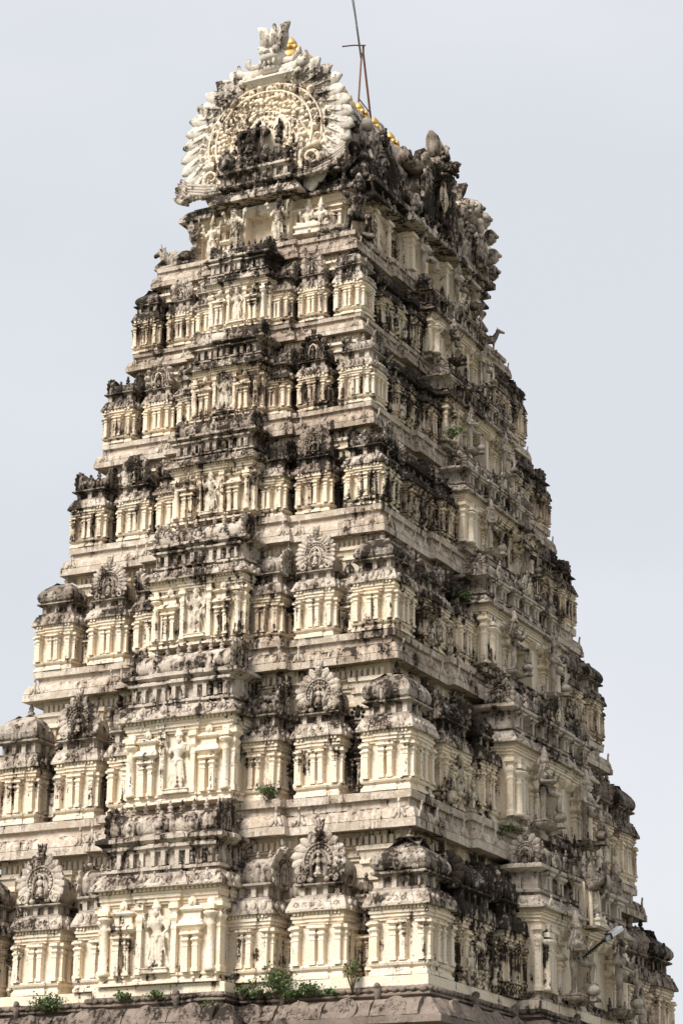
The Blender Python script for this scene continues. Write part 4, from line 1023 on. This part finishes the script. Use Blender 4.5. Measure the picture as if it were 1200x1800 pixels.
def guardian(var):
    """door guardian with one leg raised over a club; var 1 leans on the club"""
    mb = MB()
    J = dict(pel=(0, 0, .92), ch=(-.05, -.03, 1.25), nk=(-.05, -.03, 1.45), hd=(-.03, -.05, 1.58), sl=(-.27, 0, 1.39), sr=(.17, 0, 1.39), hl=(-.1, 0, .88), hr=(.1, 0, .88))
    if var == 0:
        J.update(kl=(-.12, -.02, .48), al=(-.1, .02, .09), tl=(-.16, -.16, .04), kr=(.5, -.28, .82), ar=(.42, -.22, .40), tr=(.52, -.36, .34))
        J['arms'] = [(((-.42, .0, 1.16), (-.5, -.14, 1.4), (-.1, -.1, 1)), 'sl'), (((-.38, -.1, 1.08), (-.14, -.3, 1.12), (1, -.2, .2)), 'sl'),
                     (((.38, -.02, 1.2), (.5, -.12, 1.44), (.1, -.1, 1)), 'sr'), (((.33, -.12, 1.12), (.2, -.34, 1.2), (-.2, -.4, 1)), 'sr')]
    else:
        J.update(kl=(-.14, -.04, .48), al=(-.13, .02, .09), tl=(-.2, -.14, .04), kr=(.42, -.36, .74), ar=(.16, -.32, .36), tr=(.06, -.46, .3))
        J['arms'] = [(((-.42, .0, 1.16), (-.46, -.12, 1.42), (-.1, -.1, 1)), 'sl'), (((-.4, -.14, 1.1), (-.1, -.36, .98), (1, -.2, -.3)), 'sl'),
                     (((.4, .0, 1.18), (.56, -.14, 1.3), (.4, -.1, 1)), 'sr'), (((.32, -.16, 1.14), (.1, -.4, 1.0), (-1, -.2, -.3)), 'sr')]
    body(mb, J, False, .44, .25)
    mb.prof(rect(.85, .42, 1, -.36, -.26), [(-.14, -.2), (-.03, -.12), (0, -.06), (-.05, -.05), (-.05, -.02), (.0, .0), (0, .03), (-.03, .04)])
    for i in range(12):                   # matted locks and ornaments behind the shoulders
        a = PI * (i + .5) / 12; mb.blob((-.04 + .23 * math.cos(a), .05, 1.56 + .2 * math.sin(a)), (.06, .05, .06), 0, 7, 5)
    mb.cap((-.25, .02, 1.36), (.2, .05, .9), .035, .03, 6)
    me = remeshed(mb, 'figure', .02, 2, FIG2)
    c = MB(); x, y = (.4, -.3) if var == 0 else (.02, -.44)
    top = .33 if var == 0 else 1.0
    c.lathe((x, y), [(.06, .0), (.1, .05), (.17, .1), (.19, .18), (.16, .26), (.08, .31), (.05, .34), (.045, top), (.06, top + .02), (.02, top + .05)], 12, FIG2)
    c.prof(rect(.3, .3, 1, x - .15, y - .15), [(0, -.1), (0, -.03), (-.04, .0), (-.06, .03)], FIG2)
    return me, c.mesh('club', .006, 5.)
def bull(standing=False):
    mb = MB()
    if standing:
        mb.cap((0, -.3, .8), (0, .45, .8), .25, .24, 12); mb.blob((0, -.15, 1.0), (.14, .2, .14))
        mb.cap((0, -.42, .95), (0, -.62, 1.3), .2, .14, 10); mb.blob((0, -.66, 1.42), (.14, .17, .16), 0, 10, 8); mb.cap((0, -.72, 1.4), (0, -1.0, 1.3), .12, .085, 9); mb.blob((0, -1.03, 1.29), (.1, .07, .085), 0, 8, 6)
        for q in (-1, 1):
            mb.cap((q * .14, -.35, .7), (q * .14, -.36, .4), .1, .06, 8); mb.cap((q * .14, -.36, .4), (q * .14, -.35, .05), .06, .05, 8); mb.cap((q * .15, .4, .72), (q * .15, .36, .42), .13, .08, 8); mb.cap((q * .15, .36, .42), (q * .15, .44, .05), .06, .05, 8)
            mb.cap((q * .1, -.6, 1.55), (q * .14, -.62, 1.66), .035, .02, 6); mb.blob((q * .18, -.6, 1.44), (.08, .04, .05), 0, 7, 5)
        mb.cap((0, .66, .85), (0, .7, .3), .035, .04, 6)
        mb.box(-.3, .3, -.6, .65, -.08, .03)
    else:
        mb.cap((0, -.35, .34), (0, .45, .32), .27, .29, 12); mb.blob((0, -.2, .62), (.15, .2, .14), 0, 9, 7)
        mb.cap((0, -.5, .42), (0, -.66, .72), .22, .15, 10); mb.blob((0, -.7, .82), (.14, .16, .15), 0, 10, 8); mb.cap((0, -.76, .8), (0, -.98, .72), .11, .08, 9); mb.blob((0, -1.0, .71), (.095, .065, .08), 0, 8, 6)
        for q in (-1, 1):
            mb.cap((q * .22, -.45, .3), (q * .28, -.72, .12), .1, .07, 8); mb.cap((q * .28, -.72, .1), (q * .22, -.4, .07), .06, .05, 8)
            mb.cap((q * .24, .4, .3), (q * .34, .02, .16), .16, .09, 9); mb.cap((q * .34, .02, .1), (q * .3, .36, .07), .07, .06, 8)
            mb.cap((q * .1, -.66, .93), (q * .13, -.66, 1.06), .035, .02, 6); mb.blob((q * .18, -.64, .84), (.08, .04, .05), 0, 7, 5)
        for i in range(12):
            a = 2 * PI * i / 12; mb.blob((.21 * math.cos(a), -.56 - .05 * math.sin(a), .56 + .19 * math.sin(a)), .035, 0, 6, 5)
        mb.box(-.4, .4, -.75, .75, -.06, .04)
    return remeshed(mb, 'figure', .024, 2, FIG2)
def seated(n=1):
    mb = MB()
    for i in range(n):
        x = (i - (n - 1) / 2) * .55
        J = dict(pel=(x, 0, .2), ch=(x, -.02, .54), nk=(x, -.01, .74), hd=(x, -.03, .87), sl=(x - .2, 0, .68), sr=(x + .2, 0, .68), hl=(x - .1, 0, .16), hr=(x + .1, 0, .16),
                 kl=(x - .36, -.26, .18), kr=(x + .34, -.3, .2), al=(x + .05, -.34, .1), ar=(x + .2, -.34, -.2), tl=(x + .15, -.38, .09), tr=(x + .2, -.46, -.24))
        J['arms'] = [(((x - .34, -.02, .48), (x - .28, -.22, .6), (0, -.2, 1)), 'sl'), (((x + .32, -.02, .46), (x + .28, -.26, .4), (.1, -.5, -.3)), 'sr')]
        body(mb, J, False, .42)
    mb.prof(rect(.62 * n + .3, .7, 1, -.31 * n - .15, -.42), [(0, -.34), (0, -.26), (-.06, -.24), (-.06, -.1), (0, -.06), (.0, .06), (-.05, .08)])
    mb.box(-.3 * n - .1, .3 * n + .1, .1, .22, -.1, .6)
    return remeshed(mb, 'figure', .022)
def bracket_figure():
    """crouching figure that braces the crown corner with raised arms, knees bent"""
    mb = MB()
    J = dict(pel=(0, 0, .6), ch=(0, -.12, .95), nk=(0, -.18, 1.14), hd=(0, -.26, 1.28), sl=(-.24, -.08, 1.08), sr=(.24, -.08, 1.08), hl=(-.12, 0, .56), hr=(.12, 0, .56),
             kl=(-.26, -.4, .5), kr=(.26, -.3, .45), al=(-.22, -.12, .09), ar=(.22, -.06, .09), tl=(-.25, -.28, .04), tr=(.25, -.22, .04))
    J['arms'] = [(((-.44, -.1, 1.2), (-.38, -.12, 1.52), (.2, 0, 1)), 'sl'), (((.44, -.1, 1.2), (.38, -.12, 1.52), (-.2, 0, 1)), 'sr')]
    body(mb, J, False, .3)
    for i in range(9):
        a = PI * i / 8; mb.blob((.16 * math.cos(a), -.2, 1.3 + .16 * math.sin(a)), (.06, .06, .06), 0, 7, 5)
    mb.prof(rect(.8, .6, 1, -.4, -.4), [(0, -.1), (0, -.02), (-.05, .03)])
    return remeshed(mb, 'figure', .024, 2, FIG2)

ORD = ['lowest', 'second', 'third', 'fourth', 'fifth', 'sixth']
ATT = ['before a broad clean wall', 'beside dark twin columns', 'pale all over', 'between small pillared niches', 'before an oval halo', 'above small round pots']
DM = [deity(0), deity(1), deity(2)]
for st in range(6):
    H = ZL[st + 1] - ZL[st]; s = H * .40 / 2.05 * 1.02
    y = -(WY[st] - .1) - PRJ[st] - .05
    o = link('deity_statue', DM[st % 3], None, place(0, y, ZL[st] + .075 * H, 0, s) @ Matrix.Diagonal((1., .7, 1., 1.)), (-.04 + .02 * st, -.04 + .02 * st, 0))
    tag(o, 'crowned four-armed figure, %s storey of short side, %s' % (ORD[st], ATT[st]), 'statue', 'standing figures on the central bays')
    if st == 4:
        a = MB(); n = 24; oo = [(.62 * math.cos(2 * PI * i / n), 1.0 + 1.12 * math.sin(2 * PI * i / n)) for i in range(n)]
        a.ext(oo[::-1], .04, .16, TRIM); a.tube([(x, .0, z) for x, z in oo] + [(oo[0][0], 0, oo[0][1])], .07, 6, WALL)
        hl = link('halo', a.mesh('halo', .008), o)
G0, C0 = guardian(0); G1, C1 = guardian(1)
GA = ['knee raised, fingers lifted', 'weathered brown, knee lifted over its club', 'dark below the waist', 'bent knee glinting grey', 'blackened shoulders', 'pale torso, black base']
GB = ['leaning on a club', 'leaning on a tall club', 'leg crossed over its club', 'streaked grey', 'narrow and brown', 'pale and worn']
for st in range(6):
    H = ZL[st + 1] - ZL[st]; s = H * .475 / 2.1
    d2 = .55
    x = WX[st] - INS[st] + .5 * (H / 4.05) + .2 * s + .2
    yy = (.205 * WY[st]) * .92
    for k, (me, cl, sy, txt) in enumerate(((G0, C0, -1, GA[st]), (G1, C1, 1, GB[st]))):
        o = link('guardian_statue', me, None, place(x, sy * yy, ZL[st] + .05 * H, PI / 2, s), (.02 + .02 * st, .06, 0))
        link('club', cl, o, None, (.02, .06, 0))
        tag(o, 'plaster %s storey guardian on %s side of doorway, %s' % (ORD[st], 'near' if k == 0 else 'far', txt), 'statue', 'door guardians on the long side')
BL, BS = bull(False), bull(True)
zt = ZL[6] + .05
o = link('bull_statue', BL, None, place(-2.4, -4.4, zt, -PI / 2 - .1, .72), (.16, .1, 0)); tag(o, 'dark weathered bull lying at the outer end of the top ledge, head against the sky', 'bull statue')
o = link('bull_statue', BL, None, place(2.1, -4.45, zt, -PI / 2 + .1, .5), (-.05, 0, 0)); tag(o, 'small pale bull lying on the top ledge below the seated pair', 'bull statue')
o = link('bull_statue', BS, None, place(2.62, 3.9, zt - .1, PI * .62, .43), (-.12, -.2, 0)); tag(o, 'standing bull with pale head in profile against the sky on the long side', 'bull statue')
SP, S1 = seated(2), seated(1)
o = link('seated_pair', SP, None, place(1.5, -4.32, zg + .42, .1, .62), (-.02, 0, 0)); tag(o, 'pale seated couple relief under the crown eave beside the porch', 'statue')
o = link('dancing_figure', DM[1], None, place(-1.45, -4.3, zg + .12, -.1, .62), (-.06, 0, 0)); tag(o, 'cream figure with lifted arms in the outer recess under the crown eave', 'statue')
for q, t in ((-1, 'blackened porch guardian nearer the lying dark bull, under the great gable'), (1, 'blackened porch guardian beside the small window niche and seated couple')):
    o = link('porch_statue', DM[0 if q < 0 else 1], None, place(q * .62, -4.62, zg + .1, 0, .66), (.16, .12, 0)); tag(o, t, 'statue', 'guardians of the top porch')
BR = bracket_figure()
o = link('bracket_statue', BR, None, place(2.55, -4.15, zg + .05, PI / 4, 1.0), (.2, .1, 0)); tag(o, 'dark crouching figure bracing the crown eave above the near corner of the top ledge', 'statue', 'corner bracing figures')
o = link('bracket_statue', BR, None, place(-2.0, -4.12, zg + .2, -PI / 5, .72), (.0, .0, 0)); tag(o, 'pale crouching figure bracing the crown eave beside the lying dark bull', 'statue', 'corner bracing figures')
o = link('bracket_statue', BR, None, place(2.5, 3.1, zg + .45, PI * .55, .92), (.08, .1, 0)); tag(o, 'crouching crowned figure in profile against the sky at the far top corner', 'statue', 'corner bracing figures')
for k, (y, sc) in enumerate(((-1.05, .62), (1.05, .62))):
    o = link('crown_guardian', (G0, G1)[k], None, place(3.0, y, zg + .12, PI / 2, sc), (.06, .08, 0))
    tag(o, ('weathered guardian', 'pale club-leaning guardian')[k] + ' in the top storey below the domed dormers, on the %s side' % ('near', 'far')[k], 'statue', 'guardians of the top long side')
o = link('seated_statue', S1, None, place(6.96, -.2, 7.95 + ZO, PI / 2, .5), (.2, .12, 0)); tag(o, 'seated figure under a small arched hood above the lowest doorway', 'statue')

# ------------------------------------------------------------------ lamp on an arm above the lowest doorway
o = bpy.data.objects.new('flood_lamp', None); C.objects.link(o); o.location = (6.66, -.42, 7.03 + ZO)
tag(o, 'white capped tube lamp on a cable-wrapped arm before the lowest doorway', 'lamp')
P0, P1, P2, P3 = Vector((6.66, -.42, 7.03)), Vector((6.95, .37, 7.57)), Vector((7.0, .55, 7.69)), Vector((7.13, .98, 7.93))
def m2(nm, mb): link(nm, mb.mesh(nm, 0), o)
off = P0
a = MB(); a.tube([P0 - off, (P0 + P1) / 2 - off, P1 - off], .02, 6, BLACKM); m2('arm', a)
a = MB(); rd = random.Random(1)
ax = (P1 - P0).normalized(); u = ax.cross(Vector((0, 0, 1))).normalized(); w = ax.cross(u)
a.tube([P0.lerp(P1, i / 60) - off + (u * math.cos(i * 1.1) + w * math.sin(i * 1.1)) * .034 for i in range(61)], .014, 5, BLACKM); m2('cable', a)
def orient_box(P, Q, hw, hh, mat):
    a = MB(); d = (Q - P); L = d.length
    q = d.to_track_quat('Y', 'Z'); a.X = Matrix.Translation(P - off) @ q.to_matrix().to_4x4()
    a.prof(rect(2 * hw, L, 1, -hw, 0), [(-.015, -hh), (0, -hh + .015), (0, hh - .015), (-.015, hh)], mat); return a
m2('housing', orient_box(P1, P2, .07, .05, STEEL)); m2('clamp', orient_box(P2 - (P2 - P1) * .05, P2 + (P2 - P1) * .06, .1, .08, BLACKM)); m2('cap', orient_box(P2 + (P2 - P1) * .06, P3, .085, .06, WHITE))

# ------------------------------------------------------------------ plants rooted in the ledges
def plant(loc, r, label, n=120, flat=1., droop=0., seed=0, leaf=.05):
    rd = random.Random(seed)
    o = bpy.data.objects.new('wild_plant', None); C.objects.link(o); o.location = loc
    tag(o, label, 'plant', 'wild plants growing from the masonry')
    f, s = MB(), MB()
    tips = []
    for i in range(max(5, int(n / 12))):
        a = rd.uniform(0, 2 * PI); t = rd.uniform(.1, 1.); L = r * rd.uniform(.6, 1.15)
        tip = Vector((math.cos(a) * L * t, math.sin(a) * L * t * .7, L * math.sqrt(max(.05, 1 - t * t * .8)) * flat - droop * L))
        mid = tip * .5 + Vector((rd.uniform(-1, 1), rd.uniform(-1, 1), 1)) * r * .12
        s.tube([(0, 0, -.03), mid, tip], [.012, .009, .005], 5, STEM); tips.append((mid, tip))
    for i in range(n):
        m_, t_ = rd.choice(tips); c = m_.lerp(t_, rd.uniform(.1, 1.1)) + Vector((rd.gauss(0, 1), rd.gauss(0, 1), rd.gauss(0, 1))) * r * .1
        d = Vector((rd.gauss(0, 1), rd.gauss(0, 1), rd.gauss(0, .6) + .2)).normalized(); L = leaf * rd.uniform(.7, 1.5)
        e = d.cross(Vector((rd.gauss(0, 1), rd.gauss(0, 1), rd.gauss(0, 1)))).normalized() * L * .42
        nn = d.cross(e).normalized() * L * .12
        f.add([c, c + d * L * .5 + e + nn, c + d * L * 1.05, c + d * L * .5 - e + nn, c + d * L * .5], [(0, 4, 1), (4, 2, 1), (0, 3, 4), (4, 3, 2)], LEAF)
    link('stem', s.mesh('stem', 0), o); link('foliage', f.mesh('foliage', 0), o)
zp = ZC[0] - .12
PL = [((-3.0, -7.85, zp - .1), .42, 'round dark green bush on the stone parapet beneath a gabled shrine', 420, 1., .25),
      ((-.75, -8.4, zp - .02), .2, 'small green tuft on the parapet below the big standing figure', 110, .9, .1),
      ((.08, -8.4, zp), .2, 'low green tuft on the parapet just past the foot of the big standing figure', 110, .8, .1),
      ((1.38, -8.4, zp - .22), .22, 'small bush hanging on the parapet face at the corner of the central bay', 150, .6, .4),
      ((1.95, -7.85, zp + .02), .26, 'spreading weeds on the parapet between central bay and large bush', 150, .8, .1),
      ((2.7, -7.85, zp), .42, 'tall leafy bush on the parapet, largest of the near end clump', 420, 1.2, .1),
      ((3.5, -7.85, zp - .05), .32, 'broad low green bush beneath the near gabled shrine', 300, .75, .15),
      ((4.5, -7.82, zp), .3, 'thin upright sapling on the parapet between gabled and corner shrines', 110, 1.6, 0.),
      ((2.1, -7.2, ZL[1]), .26, 'bright green tuft on the first ledge beside the central bay', 170, .9, .05),
      ((4.6, -2.9, 19.35 + ZO), .3, 'leafy creeper sprouting high on the dark long side', 170, 1., .3),
      ((4.95, -3.0, 15.25 + ZO), .26, 'dark green sprig among blackened shrines on the long side', 120, .8, .3),
      ((4.9, 2.0, 17.2 + ZO), .24, 'small green sprig near a guardian club on the long side', 90, .9, .2),
      ((5.75, -2.6, 9.85 + ZO), .42, 'trailing creeper hanging over the first ledge of the long side', 150, .25, .5),
      ((2.3, -7.85, zp - .02), .24, 'low weeds between the spreading weeds and the tall leafy bush', 160, .6, .1),
      ((3.1, -7.87, zp - .06), .28, 'low weeds filling the gap between tall bush and broad low bush', 200, .55, .2),
      ((4.0, -7.87, zp - .04), .22, 'low weeds between the broad low bush and the thin sapling', 130, .5, .2),
      ((-2.4, -4.6, 26.65 + ZO), .09, 'tiny sprig at the outer end of the crown eave against the sky', 10, 1.3, 0.)]
for i, (l, r, t, n, fl, dr) in enumerate(PL): plant(l, r * (1.25 if r > .1 else 1), t, int(n * 1.4), fl, dr, i)

# ------------------------------------------------------------------ ground, sky, light, camera
a = MB(); a.add([(-900, -900, 0), (900, -900, 0), (900, 900, 0), (-900, 900, 0)], [(0, 1, 2, 3)], STONE)
g = link('ground', a.mesh('ground', 0)); g['kind'] = 'structure'; g['label'] = 'bare earth ground around the tower'; g.color = (-.3, 0, 0, 1)
m, nt = new_mat('packed_earth'); G = NT(nt); po = G.n('ShaderNodeNewGeometry'); f = G.noise(po.outputs['Position'], .6, 8, .6)
bs = G.n('ShaderNodeBsdfPrincipled'); G.l(G.mix(f, (.13, .12, .08), (.09, .1, .06)), bs.inputs['Base Color']); bs.inputs['Roughness'].default_value = .95
ou = G.n('ShaderNodeOutputMaterial'); G.l(bs.outputs[0], ou.inputs[0]); g.data.materials.clear(); g.data.materials.append(m)

SUN_EL, SUN_AZ = 48., 200.     # azimuth measured from +Y clockwise: sun stands beyond the short side, to its left
w = bpy.data.worlds.new('World'); bpy.context.scene.world = w; w.use_nodes = True
nt = w.node_tree; nt.nodes.clear(); G = NT(nt)
sky = G.n('ShaderNodeTexSky'); sky.sky_type = 'NISHITA'; sky.sun_disc = False; sky.sun_elevation = R(SUN_EL); sky.sun_rotation = R(SUN_AZ); sky.dust_density = 3.
sc = G.n('ShaderNodeVectorMath', operation='SCALE'); G.l(sky.outputs[0], sc.inputs[0]); sc.inputs['Scale'].default_value = .1
tc = G.n('ShaderNodeTexCoord'); mp = G.n('ShaderNodeMapping'); G.l(tc.outputs['Generated'], mp.inputs[0]); mp.inputs['Scale'].default_value = (1, 1, 2.2)
cn = G.noise(mp.outputs[0], 2.2, 4, .5)
sx = G.n('ShaderNodeSeparateXYZ'); G.l(tc.outputs['Generated'], sx.inputs[0])
cl = G.mix(G.smooth(cn, .38, .66), (.312, .322, .342), (.352, .359, .372))
hz = G.mix(G.smooth(sx.outputs[2], .0, .12), (.345, .345, .35), cl)
dk = G.n('ShaderNodeVectorMath', operation='DOT_PRODUCT'); G.l(tc.outputs['Generated'], dk.inputs[0]); dk.inputs[1].default_value = (.95, -.1, .0)
hz = G.mix(G.math('MULTIPLY', G.smooth(dk.outputs['Value'], .05, .75), .1), hz, (.07, .075, .085))      # sky darkening added out of view to dim the long side
mx = G.mix(.95, sc.outputs[0], hz)
bg = G.n('ShaderNodeBackground'); G.l(mx, bg.inputs[0]); bg.inputs[1].default_value = 1.
ou = G.n('ShaderNodeOutputWorld'); G.l(bg.outputs[0], ou.inputs[0])
sl = bpy.data.lights.new('sun', 'SUN'); sl.energy = 2.35; sl.angle = R(22); sl.color = (1., .95, .885)
so = bpy.data.objects.new('sun', sl); C.objects.link(so)
az = R(SUN_AZ); d = Vector((math.sin(az) * math.cos(R(SUN_EL)), math.cos(az) * math.cos(R(SUN_EL)), math.sin(R(SUN_EL))))
so.rotation_euler = d.to_track_quat('Z', 'Y').to_euler(); so.location = d * 80

cam = bpy.data.cameras.new('camera'); co = bpy.data.objects.new('camera', cam); C.objects.link(co)
cam.sensor_fit = 'VERTICAL'; cam.sensor_height = 36.; cam.lens = 4.2822 * 1000 / 1800 * 36; cam.clip_end = 3000
th, h, yw, pt, rl = 0.4730, -1.0155, -0.4710, 0.3220, 0.0110
cy_, sy_, cp_, sp_ = math.cos(yw), math.sin(yw), math.cos(pt), math.sin(pt)
fw = Vector((sy_ * cp_, cy_ * cp_, sp_)); rt = Vector((cy_, -sy_, 0)); up = rt.cross(fw)
c_, s_ = math.cos(rl), math.sin(rl)
rt2 = rt * c_ + up * s_; up2 = up * c_ - rt * s_
M = Matrix((rt2, up2, -fw)).transposed().to_4x4(); M.translation = (60 * math.sin(th), -60 * math.cos(th), h + ZO)
co.matrix_world = M
scn = bpy.context.scene; scn.camera = co
scn.view_settings.view_transform = 'Standard'; scn.view_settings.look = 'None'; scn.view_settings.gamma = 1.; scn.view_settings.exposure = 1.24
scn.view_settings.use_curve_mapping = False
